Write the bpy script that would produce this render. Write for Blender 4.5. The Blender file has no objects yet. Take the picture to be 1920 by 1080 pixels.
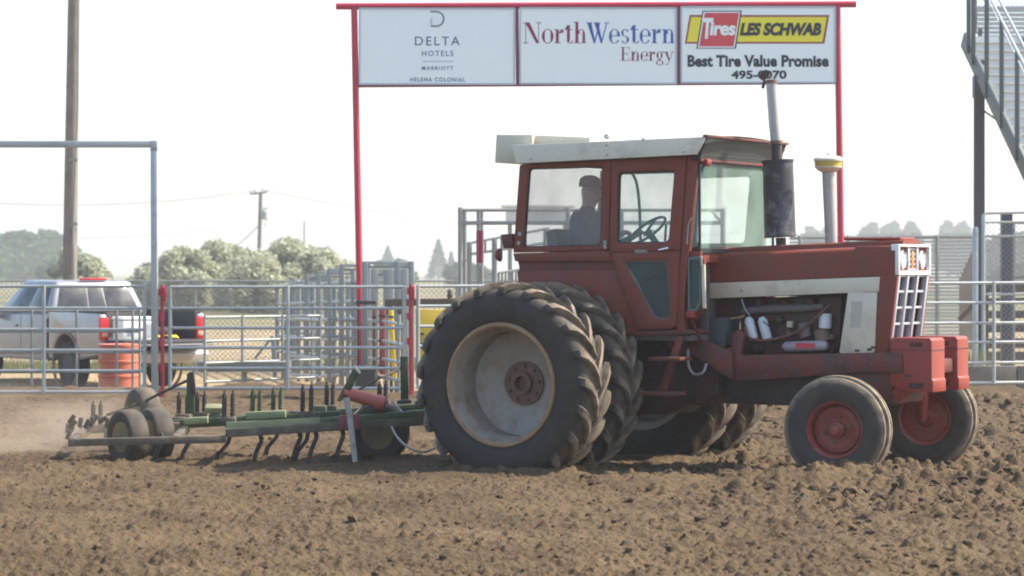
import bpy, bmesh, math, random
import numpy as np
from mathutils import Vector, Matrix

random.seed(7)
rng = np.random.default_rng(11)
R = math.radians
scene = bpy.context.scene
COL = scene.collection

# ---------------------------------------------------------------- camera, sky, sun, exposure
F, HZ, CH = 5000.0, 505.0, 1.73        # focal length in photo pixels, horizon row, lens height (m)
cam_d = bpy.data.cameras.new('camera')
cam = bpy.data.objects.new('camera', cam_d)
COL.objects.link(cam)
cam.location = (0, 0, CH)
cam.rotation_euler = (R(90), 0, 0)
cam_d.sensor_width = 36.0
cam_d.lens = 36.0 * F / 1920.0
cam_d.shift_y = -(540.0 - HZ) / 1920.0
cam_d.clip_start = 0.5
cam_d.clip_end = 6000.0
cam_d.dof.use_dof = True
cam_d.dof.focus_distance = 24.0
cam_d.dof.aperture_fstop = 4.0
scene.camera = cam

SUN_ELEV, SUN_AZ = 47.0, 81.0          # azimuth clockwise from the view direction (+Y) towards +X
world = bpy.data.worlds.new('World')
scene.world = world
world.use_nodes = True
nt = world.node_tree
nt.nodes.clear()
sky = nt.nodes.new('ShaderNodeTexSky')
sky.sky_type = 'NISHITA'
sky.sun_disc = False
sky.sun_elevation = R(SUN_ELEV)
sky.sun_rotation = R(SUN_AZ)
sky.air_density = 1.0
sky.dust_density = 2.2
sky.ozone_density = 1.5
bg = nt.nodes.new('ShaderNodeBackground')
bg.inputs['Strength'].default_value = 0.15
wo = nt.nodes.new('ShaderNodeOutputWorld')
nt.links.new(sky.outputs[0], bg.inputs[0])
nt.links.new(bg.outputs[0], wo.inputs[0])

sun_d = bpy.data.lights.new('sun', 'SUN')
sun_d.energy = 4.0
sun_d.angle = R(0.6)
sun_d.color = (1.0, 0.92, 0.80)
sun = bpy.data.objects.new('sun', sun_d)
COL.objects.link(sun)
sdir = Vector((math.cos(R(SUN_ELEV)) * math.sin(R(SUN_AZ)), math.cos(R(SUN_ELEV)) * math.cos(R(SUN_AZ)), math.sin(R(SUN_ELEV))))
sun.rotation_euler = sdir.to_track_quat('Z', 'Y').to_euler()
sun.location = sdir * 60

scene.view_settings.view_transform = 'Standard'
scene.view_settings.look = 'None'
scene.view_settings.gamma = 1.0
scene.view_settings.use_curve_mapping = False
scene.view_settings.exposure = 1.2
scene.cycles.filter_width = 2.0
scene.render.engine = 'CYCLES'
scene.cycles.use_denoising = True
scene.cycles.max_bounces = 8
scene.cycles.transparent_max_bounces = 24
scene.cycles.volume_bounces = 1

# ---------------------------------------------------------------- pixel helpers
def W(px, py, d):
    """photo pixel at depth d (m) -> world point"""
    return Vector(((px - 960) / F * d, d, CH - (py - HZ) / F * d))

TX, TY, TH = 0.77, 24.0, R(30)          # tractor: rear axle centre on the ground, heading towards right and camera
def lp(px, py, lat):
    """photo pixel on the tractor's plane y = lat -> tractor-local (x, z)"""
    dx, dz = (px - 960) / F, -(py - HZ) / F
    s, c = math.sin(TH), math.cos(TH)
    t = (lat + TX * s + TY * c) / (dx * s + c)
    return ((t * dx - TX) * c - (t - TY) * s, CH + t * dz)
def lps(pts, lat):
    return [lp(a, b, lat) for a, b in pts]

# ---------------------------------------------------------------- materials
MATS = {}
def new_mat(name):
    m = bpy.data.materials.new(name)
    m.use_nodes = True
    return m, m.node_tree, m.node_tree.nodes['Principled BSDF']
def rgb(c):
    return (c[0], c[1], c[2], 1.0)
def mat(name, col, rough=0.6, metal=0.0, var=0.15, scale=6.0, dirt=None, dirt_amt=0.0, dirt_scale=3.0, bump=0.0, bump_scale=40.0, coat=0.0, low=None):
    """procedural surface: base colour broken up by noise, optional dirt/rust patches, optional settled dust low down (object z)"""
    if name in MATS:
        return MATS[name]
    m, t, b = new_mat(name)
    N, L = t.nodes, t.links
    tc = N.new('ShaderNodeTexCoord')
    n1 = N.new('ShaderNodeTexNoise'); n1.inputs['Scale'].default_value = scale; n1.inputs['Detail'].default_value = 6
    L.new(tc.outputs['Object'], n1.inputs['Vector'])
    mx = N.new('ShaderNodeMix'); mx.data_type = 'RGBA'
    mx.inputs[6].default_value = rgb([v * (1 - var) for v in col])
    mx.inputs[7].default_value = rgb([min(1, v * (1 + var)) for v in col])
    L.new(n1.outputs['Fac'], mx.inputs[0])
    out = mx.outputs[2]
    rmap = N.new('ShaderNodeMapRange')
    rmap.inputs[3].default_value = max(0.05, rough - 0.12); rmap.inputs[4].default_value = min(1, rough + 0.12)
    L.new(n1.outputs['Fac'], rmap.inputs[0])
    L.new(rmap.outputs[0], b.inputs['Roughness'])
    if dirt is not None:
        n2 = N.new('ShaderNodeTexNoise'); n2.inputs['Scale'].default_value = dirt_scale; n2.inputs['Detail'].default_value = 9; n2.inputs['Roughness'].default_value = 0.65
        L.new(tc.outputs['Object'], n2.inputs['Vector'])
        mr = N.new('ShaderNodeMapRange')
        mr.inputs[1].default_value = 0.62 - 0.3 * dirt_amt; mr.inputs[2].default_value = 0.80 - 0.25 * dirt_amt
        mr.inputs[3].default_value = 0.0; mr.inputs[4].default_value = min(1.0, 0.45 + dirt_amt)
        L.new(n2.outputs['Fac'], mr.inputs[0])
        mx2 = N.new('ShaderNodeMix'); mx2.data_type = 'RGBA'
        L.new(mr.outputs[0], mx2.inputs[0]); L.new(out, mx2.inputs[6])
        mx2.inputs[7].default_value = rgb(dirt)
        out = mx2.outputs[2]
    if low is not None:      # (z0, z1, colour): mud splashed up from the ground
        sx = N.new('ShaderNodeSeparateXYZ'); L.new(tc.outputs['Object'], sx.inputs[0])
        ad = N.new('ShaderNodeMath'); ad.operation = 'MULTIPLY_ADD'
        L.new(n1.outputs['Fac'], ad.inputs[0]); ad.inputs[1].default_value = 0.5; L.new(sx.outputs['Z'], ad.inputs[2])
        mr3 = N.new('ShaderNodeMapRange'); mr3.inputs[1].default_value = low[0] + .25; mr3.inputs[2].default_value = low[1] + .25
        mr3.inputs[3].default_value = 0.75; mr3.inputs[4].default_value = 0.0
        L.new(ad.outputs[0], mr3.inputs[0])
        mx3 = N.new('ShaderNodeMix'); mx3.data_type = 'RGBA'
        L.new(mr3.outputs[0], mx3.inputs[0]); L.new(out, mx3.inputs[6]); mx3.inputs[7].default_value = rgb(low[2])
        out = mx3.outputs[2]
    L.new(out, b.inputs['Base Color'])
    b.inputs['Metallic'].default_value = metal
    if coat:
        b.inputs['Coat Weight'].default_value = coat; b.inputs['Coat Roughness'].default_value = 0.15
    if bump:
        n3 = N.new('ShaderNodeTexNoise'); n3.inputs['Scale'].default_value = bump_scale; n3.inputs['Detail'].default_value = 5
        L.new(tc.outputs['Object'], n3.inputs['Vector'])
        bp = N.new('ShaderNodeBump'); bp.inputs['Strength'].default_value = bump; bp.inputs['Distance'].default_value = 0.02
        L.new(n3.outputs['Fac'], bp.inputs['Height']); L.new(bp.outputs[0], b.inputs['Normal'])
    MATS[name] = m
    return m

DUST = (0.20, 0.15, 0.10)
RED = (0.175, 0.031, 0.013)
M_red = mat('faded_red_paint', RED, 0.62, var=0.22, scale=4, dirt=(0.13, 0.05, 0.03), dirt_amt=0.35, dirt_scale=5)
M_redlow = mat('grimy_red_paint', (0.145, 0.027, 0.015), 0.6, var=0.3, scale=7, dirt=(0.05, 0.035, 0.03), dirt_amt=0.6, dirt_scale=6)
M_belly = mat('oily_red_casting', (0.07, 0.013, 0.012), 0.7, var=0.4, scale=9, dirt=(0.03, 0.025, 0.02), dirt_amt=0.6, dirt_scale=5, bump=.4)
M_weight = mat('weight_red_paint', (0.24, 0.029, 0.014), 0.55, var=0.12, scale=8, dirt=(0.20, 0.06, 0.04), dirt_amt=0.25, dirt_scale=9)
M_cream = mat('cream_white_paint', (0.60, 0.555, 0.43), 0.5, var=0.08, scale=5, dirt=(0.42, 0.37, 0.28), dirt_amt=0.35, dirt_scale=4)
M_white = mat('white_paint', (0.72, 0.72, 0.68), 0.5, var=0.06, scale=6, dirt=(0.45, 0.42, 0.36), dirt_amt=0.2)
M_black = mat('black_rubber_seal', (0.018, 0.018, 0.02), 0.6, var=0.2)
M_dark = mat('dark_engine_metal', (0.035, 0.034, 0.035), 0.6, var=0.5, scale=12, dirt=(0.07, 0.045, 0.035), dirt_amt=0.5, dirt_scale=9)
M_steel = mat('grey_steel', (0.32, 0.33, 0.33), 0.45, 0.5, var=0.15, scale=14, dirt=(0.2, 0.15, 0.1), dirt_amt=0.2)
M_grill = mat('grille_aluminium', (0.44, 0.45, 0.47), 0.4, 0.3, var=0.1, scale=20)
M_pocket = mat('grille_dark_mesh', (0.018, 0.02, 0.055), 0.6, var=0.3, scale=40)
M_chrome = mat('chrome', (0.75, 0.75, 0.75), 0.18, 0.95, var=0.05)
M_batt = mat('dark_teal_box', (0.05, 0.065, 0.07), 0.6, var=0.2)
M_muff = mat('muffler_black', (0.03, 0.03, 0.033), 0.55, var=0.2, scale=10, dirt=(0.26, 0.26, 0.28), dirt_amt=0.34, dirt_scale=4)
M_pipe = mat('weathered_exhaust_pipe', (0.36, 0.35, 0.33), 0.5, 0.2, var=0.12, scale=16, dirt=(0.3, 0.25, 0.19), dirt_amt=0.3, dirt_scale=12)
M_yel = mat('yellow_enamel', (0.50, 0.37, 0.06), 0.5, var=0.15, scale=8, dirt=(0.4, 0.36, 0.22), dirt_amt=0.3)
M_visor = mat('grey_visor_panel', (0.085, 0.095, 0.09), 0.5, var=0.1, scale=5)
M_inner = mat('cab_lining', (0.10, 0.085, 0.08), 0.8, var=0.2)
M_filter = mat('white_filter_can', (0.60, 0.63, 0.66), 0.4, var=0.08)
M_galv = mat('galvanised_pipe', (0.37, 0.395, 0.38), 0.42, 0.35, var=0.12, scale=9, dirt=(0.26, 0.26, 0.24), dirt_amt=0.3, dirt_scale=6)
M_galv2 = mat('dull_galvanised_pipe', (0.235, 0.25, 0.24), 0.5, 0.3, var=0.15, scale=7, dirt=(0.19, 0.19, 0.18), dirt_amt=0.3, dirt_scale=5)
M_signred = mat('crimson_gate_paint', (0.42, 0.018, 0.045), 0.45, var=0.12, scale=7, dirt=(0.25, 0.05, 0.05), dirt_amt=0.15)
M_signmar = mat('maroon_trim_paint', (0.23, 0.035, 0.075), 0.5, var=0.12, scale=7)
M_panel = mat('white_sign_sheet', (0.80, 0.87, 0.83), 0.45, var=0.02, scale=2)
M_alu = mat('aluminium_trim', (0.42, 0.44, 0.48), 0.4, 0.4, var=0.06)
M_wood = mat('weathered_pole_wood', (0.20, 0.165, 0.14), 0.85, var=0.3, scale=5, dirt=(0.11, 0.09, 0.075), dirt_amt=0.4, dirt_scale=3, bump=.5)
M_brown = mat('brown_plank_wood', (0.10, 0.075, 0.058), 0.85, var=0.3, scale=5, bump=.3)
M_plank = mat('grey_kerb_timber', (0.16, 0.145, 0.125), 0.9, var=0.3, scale=6, bump=.4)
M_green = mat('implement_green', (0.042, 0.072, 0.024), 0.6, var=0.25, scale=7, dirt=(0.15, 0.125, 0.075), dirt_amt=0.5, dirt_scale=6)
M_lgreen = mat('sunfaded_green_paint', (0.22, 0.25, 0.12), 0.6, var=0.2, scale=7, dirt=DUST, dirt_amt=0.35, dirt_scale=6)
M_impl = mat('dusty_frame_steel', (0.085, 0.070, 0.050), 0.75, var=0.25, scale=8, dirt=(0.18, 0.145, 0.10), dirt_amt=0.5, dirt_scale=5)
M_spring = mat('rusty_spring_steel', (0.05, 0.038, 0.03), 0.7, var=0.3, scale=14)
M_cyl = mat('red_cylinder_paint', (0.42, 0.10, 0.065), 0.5, var=0.15, scale=9, dirt=(0.25, 0.13, 0.09), dirt_amt=0.3)
M_rimyel = mat('yellow_wheel_paint', (0.24, 0.16, 0.03), 0.6, var=0.25, dirt=(.12, .095, .06), dirt_amt=0.7)
M_silver = mat('silver_car_paint', (0.27, 0.27, 0.28), 0.35, 0.35, var=0.05, coat=0.5, dirt=(0.40, 0.36, 0.30), dirt_amt=0.25, dirt_scale=2)
M_taillamp = mat('red_lamp_lens', (0.48, 0.02, 0.02), 0.25, var=0.1)
M_tyre_s = mat('road_tyre_rubber', (0.028, 0.027, 0.026), 0.8, var=0.2)
M_barrel = mat('orange_red_drum', (0.52, 0.13, 0.07), 0.5, var=0.1, scale=4, dirt=(0.3, 0.12, 0.08), dirt_amt=0.2)
M_denim = mat('dark_denim', (0.035, 0.04, 0.06), 0.9, var=0.15, scale=30)
M_shirt = mat('slate_shirt_cloth', (0.075, 0.085, 0.12), 0.9, var=0.15, scale=20)
M_skin = mat('skin', (0.42, 0.22, 0.15), 0.55, var=0.08)
M_cap = mat('brick_red_cap', (0.22, 0.05, 0.045), 0.85, var=0.1)
M_navy = mat('navy_print', (0.05, 0.075, 0.17), 0.6, var=0.02)
M_slate = mat('slate_print', (0.16, 0.21, 0.30), 0.6, var=0.02)
M_pale = mat('pale_rule_print', (0.45, 0.52, 0.58), 0.6, var=0.02)
M_wine = mat('wine_print', (0.24, 0.02, 0.07), 0.6, var=0.02)
M_blue = mat('blue_print', (0.035, 0.085, 0.34), 0.6, var=0.02)
M_ink = mat('ink_print', (0.02, 0.022, 0.035), 0.6, var=0.02)
M_logored = mat('logo_red_print', (0.60, 0.06, 0.07), 0.6, var=0.02)
M_logoyel = mat('logo_yellow_print', (0.80, 0.70, 0.04), 0.6, var=0.02)
M_bleach = mat('mill_aluminium', (0.46, 0.48, 0.48), 0.4, 0.4, var=0.08, scale=5)
M_stair = mat('grey_stair_steel', (0.10, 0.115, 0.11), 0.5, 0.2, var=0.12, scale=6)
M_column = mat('painted_steel_column', (0.075, 0.077, 0.095), 0.5, 0.1, var=0.12, scale=4)
M_yelpanel = mat('yellow_chute_panel', (0.62, 0.42, 0.03), 0.5, var=0.1, scale=3, dirt=(0.45, 0.33, 0.12), dirt_amt=0.3)

def glass_mat(name, col, alpha, rough=0.08):
    m, t, b = new_mat(name)
    N, L = t.nodes, t.links
    tc = N.new('ShaderNodeTexCoord')
    n = N.new('ShaderNodeTexNoise'); n.inputs['Scale'].default_value = 2.5; n.inputs['Detail'].default_value = 8
    L.new(tc.outputs['Object'], n.inputs['Vector'])
    mr = N.new('ShaderNodeMapRange'); mr.inputs[1].default_value = .3; mr.inputs[2].default_value = .8
    mr.inputs[3].default_value = alpha * 0.6; mr.inputs[4].default_value = min(1, alpha * 1.5)
    L.new(n.outputs['Fac'], mr.inputs[0])
    b.inputs['Base Color'].default_value = rgb(col)
    b.inputs['Roughness'].default_value = rough
    L.new(mr.outputs[0], b.inputs['Alpha'])
    return m
M_glass = glass_mat('dusty_cab_glass', (0.50, 0.47, 0.43), 0.17, 0.12)
M_glassg = glass_mat('green_tinted_glass', (0.34, 0.55, 0.47), 0.19, 0.08)
M_glassd = glass_mat('dark_cab_glass', (0.05, 0.09, 0.09), 0.62, 0.05)
M_carglass = glass_mat('car_glass', (0.02, 0.025, 0.025), 0.80, 0.04)
M_lens = mat('lamp_glass', (0.80, 0.82, 0.85), 0.12, 0.3, var=0.05)
M_dirtyrim = mat('dusty_white_rim', (0.30, 0.27, 0.225), 0.7, var=0.25, scale=4, dirt=(0.19, 0.125, 0.075), dirt_amt=0.6, dirt_scale=4)
M_disc = mat('dusty_silver_wheel_disc', (0.33, 0.30, 0.262), 0.6, var=0.15, scale=5, dirt=(0.24, 0.17, 0.115), dirt_amt=0.55, dirt_scale=5)
M_rust = mat('rusty_rim_lip', (0.27, 0.17, 0.09), 0.75, var=0.25, scale=9, dirt=(0.36, 0.27, 0.17), dirt_amt=0.4, dirt_scale=8)
M_hub = mat('rusty_hub', (0.16, 0.09, 0.06), 0.75, var=0.35, scale=14)
M_rimred = mat('dusty_red_rim', (0.24, 0.042, 0.032), 0.6, var=0.2, scale=8, dirt=(0.24, 0.15, 0.11), dirt_amt=0.35, dirt_scale=7)

def tyre_mat(name, r0, r1, base=(0.020, 0.0195, 0.019), dust=(0.24, 0.18, 0.12), side=0.35):
    """rubber; dust caked on the tread (radius r0..r1 round the axle), thin dust on the sidewall"""
    m, t, b = new_mat(name)
    N, L = t.nodes, t.links
    tc = N.new('ShaderNodeTexCoord')
    sx = N.new('ShaderNodeSeparateXYZ'); L.new(tc.outputs['Object'], sx.inputs[0])
    cx = N.new('ShaderNodeCombineXYZ'); L.new(sx.outputs['X'], cx.inputs['X']); L.new(sx.outputs['Z'], cx.inputs['Z'])
    ln = N.new('ShaderNodeVectorMath'); ln.operation = 'LENGTH'; L.new(cx.outputs[0], ln.inputs[0])
    n = N.new('ShaderNodeTexNoise'); n.inputs['Scale'].default_value = 9; n.inputs['Detail'].default_value = 8
    L.new(tc.outputs['Object'], n.inputs['Vector'])
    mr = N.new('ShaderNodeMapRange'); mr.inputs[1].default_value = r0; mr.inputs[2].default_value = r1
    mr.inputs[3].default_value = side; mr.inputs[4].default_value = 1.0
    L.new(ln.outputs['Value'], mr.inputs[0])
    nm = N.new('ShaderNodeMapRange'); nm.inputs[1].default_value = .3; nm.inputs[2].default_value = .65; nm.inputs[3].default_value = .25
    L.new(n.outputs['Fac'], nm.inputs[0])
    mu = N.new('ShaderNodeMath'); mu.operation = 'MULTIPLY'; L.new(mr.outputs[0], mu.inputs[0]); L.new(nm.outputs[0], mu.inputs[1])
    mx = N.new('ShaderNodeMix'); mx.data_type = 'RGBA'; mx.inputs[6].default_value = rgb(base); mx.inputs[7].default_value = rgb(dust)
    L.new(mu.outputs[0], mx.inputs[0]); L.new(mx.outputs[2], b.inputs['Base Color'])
    b.inputs['Roughness'].default_value = 0.85
    n3 = N.new('ShaderNodeTexNoise'); n3.inputs['Scale'].default_value = 30; n3.inputs['Detail'].default_value = 5
    L.new(tc.outputs['Object'], n3.inputs['Vector'])
    bp = N.new('ShaderNodeBump'); bp.inputs['Strength'].default_value = .35; bp.inputs['Distance'].default_value = .01
    L.new(n3.outputs['Fac'], bp.inputs['Height']); L.new(bp.outputs[0], b.inputs['Normal'])
    return m
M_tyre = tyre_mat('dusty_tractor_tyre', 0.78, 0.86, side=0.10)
M_ftyre = tyre_mat('dusty_sunlit_front_tyre', 0.37, 0.44, dust=(0.36, 0.28, 0.19), side=0.10)  # tread dust, lightened so the colour carries sun on the rib edges
M_ityre = tyre_mat('dusty_implement_tyre', 0.20, 0.31, dust=(.13, .10, .066), side=0.35)

def dirt_mat(name, c_lo, c_hi, spot, bump=0.9):
    m, t, b = new_mat(name)
    N, L = t.nodes, t.links
    tc = N.new('ShaderNodeTexCoord')
    n1 = N.new('ShaderNodeTexNoise'); n1.inputs['Scale'].default_value = 0.9; n1.inputs['Detail'].default_value = 5
    n2 = N.new('ShaderNodeTexNoise'); n2.inputs['Scale'].default_value = 16; n2.inputs['Detail'].default_value = 8; n2.inputs['Roughness'].default_value = .7
    n3 = N.new('ShaderNodeTexNoise'); n3.inputs['Scale'].default_value = 55; n3.inputs['Detail'].default_value = 7
    for n in (n1, n2, n3): L.new(tc.outputs['Object'], n.inputs['Vector'])
    ad = N.new('ShaderNodeMath'); ad.operation = 'MULTIPLY_ADD'; L.new(n2.outputs['Fac'], ad.inputs[0]); ad.inputs[1].default_value = 1.0; L.new(n1.outputs['Fac'], ad.inputs[2])
    mr = N.new('ShaderNodeMapRange'); mr.inputs[1].default_value = .72; mr.inputs[2].default_value = 1.28; L.new(ad.outputs[0], mr.inputs[0])
    mx = N.new('ShaderNodeMix'); mx.data_type = 'RGBA'; mx.inputs[6].default_value = rgb(c_lo); mx.inputs[7].default_value = rgb(c_hi)
    L.new(mr.outputs[0], mx.inputs[0])
    m2 = N.new('ShaderNodeMapRange'); m2.inputs[1].default_value = .63; m2.inputs[2].default_value = .72; L.new(n3.outputs['Fac'], m2.inputs[0]); m2.inputs[4].default_value = .7
    mx2 = N.new('ShaderNodeMix'); mx2.data_type = 'RGBA'; L.new(m2.outputs[0], mx2.inputs[0]); L.new(mx.outputs[2], mx2.inputs[6]); mx2.inputs[7].default_value = rgb(spot)
    L.new(mx2.outputs[2], b.inputs['Base Color'])
    b.inputs['Roughness'].default_value = .95
    b.inputs['Specular IOR Level'].default_value = .15
    bp = N.new('ShaderNodeBump'); bp.inputs['Strength'].default_value = bump; bp.inputs['Distance'].default_value = .02
    L.new(n3.outputs['Fac'], bp.inputs['Height']); L.new(bp.outputs[0], b.inputs['Normal'])
    return m
M_dirt = dirt_mat('tilled_arena_soil', (0.062, 0.042, 0.024), (0.128, 0.088, 0.049), (0.034, 0.025, 0.018))
M_clod = dirt_mat('soil_clod', (0.046, 0.032, 0.020), (0.130, 0.090, 0.053), (0.03, 0.022, 0.016))
M_field = dirt_mat('dry_yard_ground', (0.20, 0.155, 0.09), (0.36, 0.27, 0.165), (0.12, 0.12, 0.06), .3)

# ---------------------------------------------------------------- mesh builder
class MB:
    def __init__(s):
        s.v = []; s.f = []; s.mi = []; s.cur = 0
    def add(s, vs, fs):
        o = len(s.v)
        s.v += [tuple(p) for p in vs]
        for f in fs:
            s.f.append(tuple(i + o for i in f)); s.mi.append(s.cur)
    def box(s, x0, x1, y0, y1, z0, z1, M=None):
        vs = [(x0, y0, z0), (x1, y0, z0), (x1, y1, z0), (x0, y1, z0), (x0, y0, z1), (x1, y0, z1), (x1, y1, z1), (x0, y1, z1)]
        if M is not None: vs = [M @ Vector(p) for p in vs]
        s.add(vs, [(3, 2, 1, 0), (4, 5, 6, 7), (0, 1, 5, 4), (1, 2, 6, 5), (2, 3, 7, 6), (3, 0, 4, 7)])
        return s
    def bar(s, a, b, w, h, up=(0, 0, 1)):
        """rectangular bar from a to b, w sideways, h along up"""
        a, b = Vector(a), Vector(b)
        d = (b - a).normalized(); u = Vector(up); side = d.cross(u)
        if side.length < 1e-4: side = d.cross(Vector((0, 1, 0)))
        side.normalize(); u = side.cross(d).normalized()
        sw, uh = side * (w / 2), u * (h / 2)
        vs = [a - sw - uh, a + sw - uh, a + sw + uh, a - sw + uh, b - sw - uh, b + sw - uh, b + sw + uh, b - sw + uh]
        s.add(vs, [(0, 1, 2, 3), (7, 6, 5, 4), (1, 0, 4, 5), (2, 1, 5, 6), (3, 2, 6, 7), (0, 3, 7, 4)])
        return s
    def tube(s, pts, r, n=10, caps=True):
        pts = [Vector(p) for p in pts]
        k = len(pts)
        rs = r if isinstance(r, (list, tuple)) else [r] * k
        up = None; rings = []
        for i, p in enumerate(pts):
            d = (pts[min(i + 1, k - 1)] - pts[max(i - 1, 0)]).normalized()
            if up is None:
                up = Vector((0, 0, 1)) if abs(d.z) < .9 else Vector((1, 0, 0))
            side = d.cross(up).normalized(); up = side.cross(d).normalized()
            rings.append([p + (side * math.cos(2 * math.pi * j / n) + up * math.sin(2 * math.pi * j / n)) * rs[i] for j in range(n)])
        vs = [q for ring in rings for q in ring]
        fs = []
        for i in range(k - 1):
            for j in range(n):
                a, b2 = i * n + j, i * n + (j + 1) % n
                fs.append((a, a + n, b2 + n, b2))
        if caps:
            fs.append(tuple(range(n))); fs.append(tuple(reversed(range((k - 1) * n, k * n))))
        s.add(vs, fs)
        return s
    def lathe(s, prof, n=32, M=None, close=False, caps=True):
        """profile of (radius, axial) round the local Y axis"""
        vs = []
        for r, a in prof:
            for j in range(n):
                t = 2 * math.pi * j / n
                p = Vector((r * math.cos(t), a, r * math.sin(t)))
                vs.append(M @ p if M is not None else p)
        fs = []
        k = len(prof)
        for i in range(k if close else k - 1):
            i2 = (i + 1) % k
            for j in range(n):
                j2 = (j + 1) % n
                fs.append((i * n + j, i * n + j2, i2 * n + j2, i2 * n + j))
        if not close and caps:
            if prof[0][0] > 1e-6: fs.append(tuple(reversed(range(n))))
            if prof[-1][0] > 1e-6: fs.append(tuple(range((k - 1) * n, k * n)))
        s.add(vs, fs)
        return s
    def prism(s, poly, y0, y1, M=None):
        """polygon in (x, z) extruded from y0 to y1"""
        n = len(poly)
        vs = [(x, y0, z) for x, z in poly] + [(x, y1, z) for x, z in poly]
        if M is not None: vs = [M @ Vector(p) for p in vs]
        fs = [tuple(range(n)), tuple(reversed(range(n, 2 * n)))]
        for i in range(n):
            j = (i + 1) % n
            fs.append((j, i, i + n, j + n))
        s.add(vs, fs)
        return s
    def ring(s, outer, inner, y0, y1):
        """frame between two loops of equal count in (x, z), extruded y0..y1"""
        n = len(outer)
        vs = [(x, y0, z) for x, z in outer] + [(x, y0, z) for x, z in inner] + [(x, y1, z) for x, z in outer] + [(x, y1, z) for x, z in inner]
        fs = []
        for i in range(n):
            j = (i + 1) % n
            fs.append((i, j, n + j, n + i)); fs.append((2 * n + j, 2 * n + i, 3 * n + i, 3 * n + j))
            fs.append((j, i, 2 * n + i, 2 * n + j)); fs.append((n + i, n + j, 3 * n + j, 3 * n + i))
        s.add(vs, fs)
        return s
    def build(s, name, m, parent=None, smooth=False, bevel=0.0, loc=None, seg=2, fix=True):
        me = bpy.data.meshes.new(name)
        me.from_pydata(s.v, [], s.f)
        for x in (m if isinstance(m, (list, tuple)) else [m]): me.materials.append(x)
        if isinstance(m, (list, tuple)): me.polygons.foreach_set('material_index', s.mi)
        if fix or bevel:
            bm = bmesh.new(); bm.from_mesh(me)
            if fix: bmesh.ops.recalc_face_normals(bm, faces=bm.faces)
            if bevel:
                es = [e for e in bm.edges if len(e.link_faces) == 2 and e.calc_face_angle(0) > 0.6]
                bmesh.ops.bevel(bm, geom=es, offset=bevel, segments=seg, affect='EDGES', clamp_overlap=True, profile=.5)
            bm.to_mesh(me); bm.free()
        if smooth or bevel:
            me.polygons.foreach_set('use_smooth', [True] * len(me.polygons))
            me.set_sharp_from_angle(angle=R(38))
        o = bpy.data.objects.new(name, me)
        COL.objects.link(o)
        if parent is not None: o.parent = parent
        if loc is not None: o.location = loc
        return o

def spl(pts, n=6):
    """smooth curve through points"""
    P = [Vector(p) for p in pts]; out = []
    for i in range(len(P) - 1):
        p0, p1, p2, p3 = P[max(i - 1, 0)], P[i], P[i + 1], P[min(i + 2, len(P) - 1)]
        for k in range(n):
            t = k / n
            out.append(.5 * ((2 * p1) + (p2 - p0) * t + (2 * p0 - 5 * p1 + 4 * p2 - p3) * t * t + (3 * p1 - p0 - 3 * p2 + p3) * t ** 3))
    return out + [P[-1]]
def empty(name, loc=(0, 0, 0), rz=0.0):
    o = bpy.data.objects.new(name, None)
    o.empty_display_size = .2
    COL.objects.link(o)
    o.location = loc; o.rotation_euler = (0, 0, rz)
    return o
def tag(o, label, cat, group=None):
    o['label'] = label; o['category'] = cat
    if group: o['group'] = group
    return o
def struct(o):
    o['kind'] = 'structure'; return o
def stuff(o, label=None, cat=None):
    o['kind'] = 'stuff'
    if label: o['label'] = label
    if cat: o['category'] = cat
    return o
def round_poly(pts, r, n=5):
    """round every corner of a polygon; n points a corner"""
    out = []
    k = len(pts)
    for i in range(k):
        p0, p, p1 = (Vector((*pts[(i - 1) % k], 0)), Vector((*pts[i], 0)), Vector((*pts[(i + 1) % k], 0)))
        a, b = (p0 - p), (p1 - p)
        rr = min(r, a.length * .45, b.length * .45)
        A, B = p + a.normalized() * rr, p + b.normalized() * rr
        for j in range(n):
            t = j / (n - 1)
            q = A * (1 - t) ** 2 + p * 2 * t * (1 - t) + B * t ** 2
            out.append((q.x, q.y))
    return out
# ---------------------------------------------------------------- ground
def tw(x, y):
    c, s = math.cos(TH), math.sin(TH)
    return (TX + x * c + y * s, TY - x * s + y * c)
REAR_R, REAR_Z, FRONT_X, FRONT_R, FRONT_Z = 0.865, 0.755, 2.76, 0.445, 0.425
WHEELS = [(tw(0, y), .26, .42, REAR_Z - REAR_R) for y in (-1.53, -.93, 1.05, 1.73)] + [(tw(FRONT_X, y), .16, .22, FRONT_Z - FRONT_R) for y in (-1.0, 1.0)]

def vnoise(x, y, sc, seed):
    g = np.random.default_rng(seed).random((256, 256)).astype(np.float32)
    xs, ys = x * sc + 1000.37, y * sc + 777.13
    xi, yi = np.floor(xs).astype(int), np.floor(ys).astype(int)
    fx, fy = (xs - xi), (ys - yi)
    fx = fx * fx * (3 - 2 * fx); fy = fy * fy * (3 - 2 * fy)
    a, b = g[xi % 256, yi % 256], g[(xi + 1) % 256, yi % 256]
    c, d = g[xi % 256, (yi + 1) % 256], g[(xi + 1) % 256, (yi + 1) % 256]
    return (a * (1 - fx) + b * fx) * (1 - fy) + (c * (1 - fx) + d * fx) * fy - .5

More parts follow.
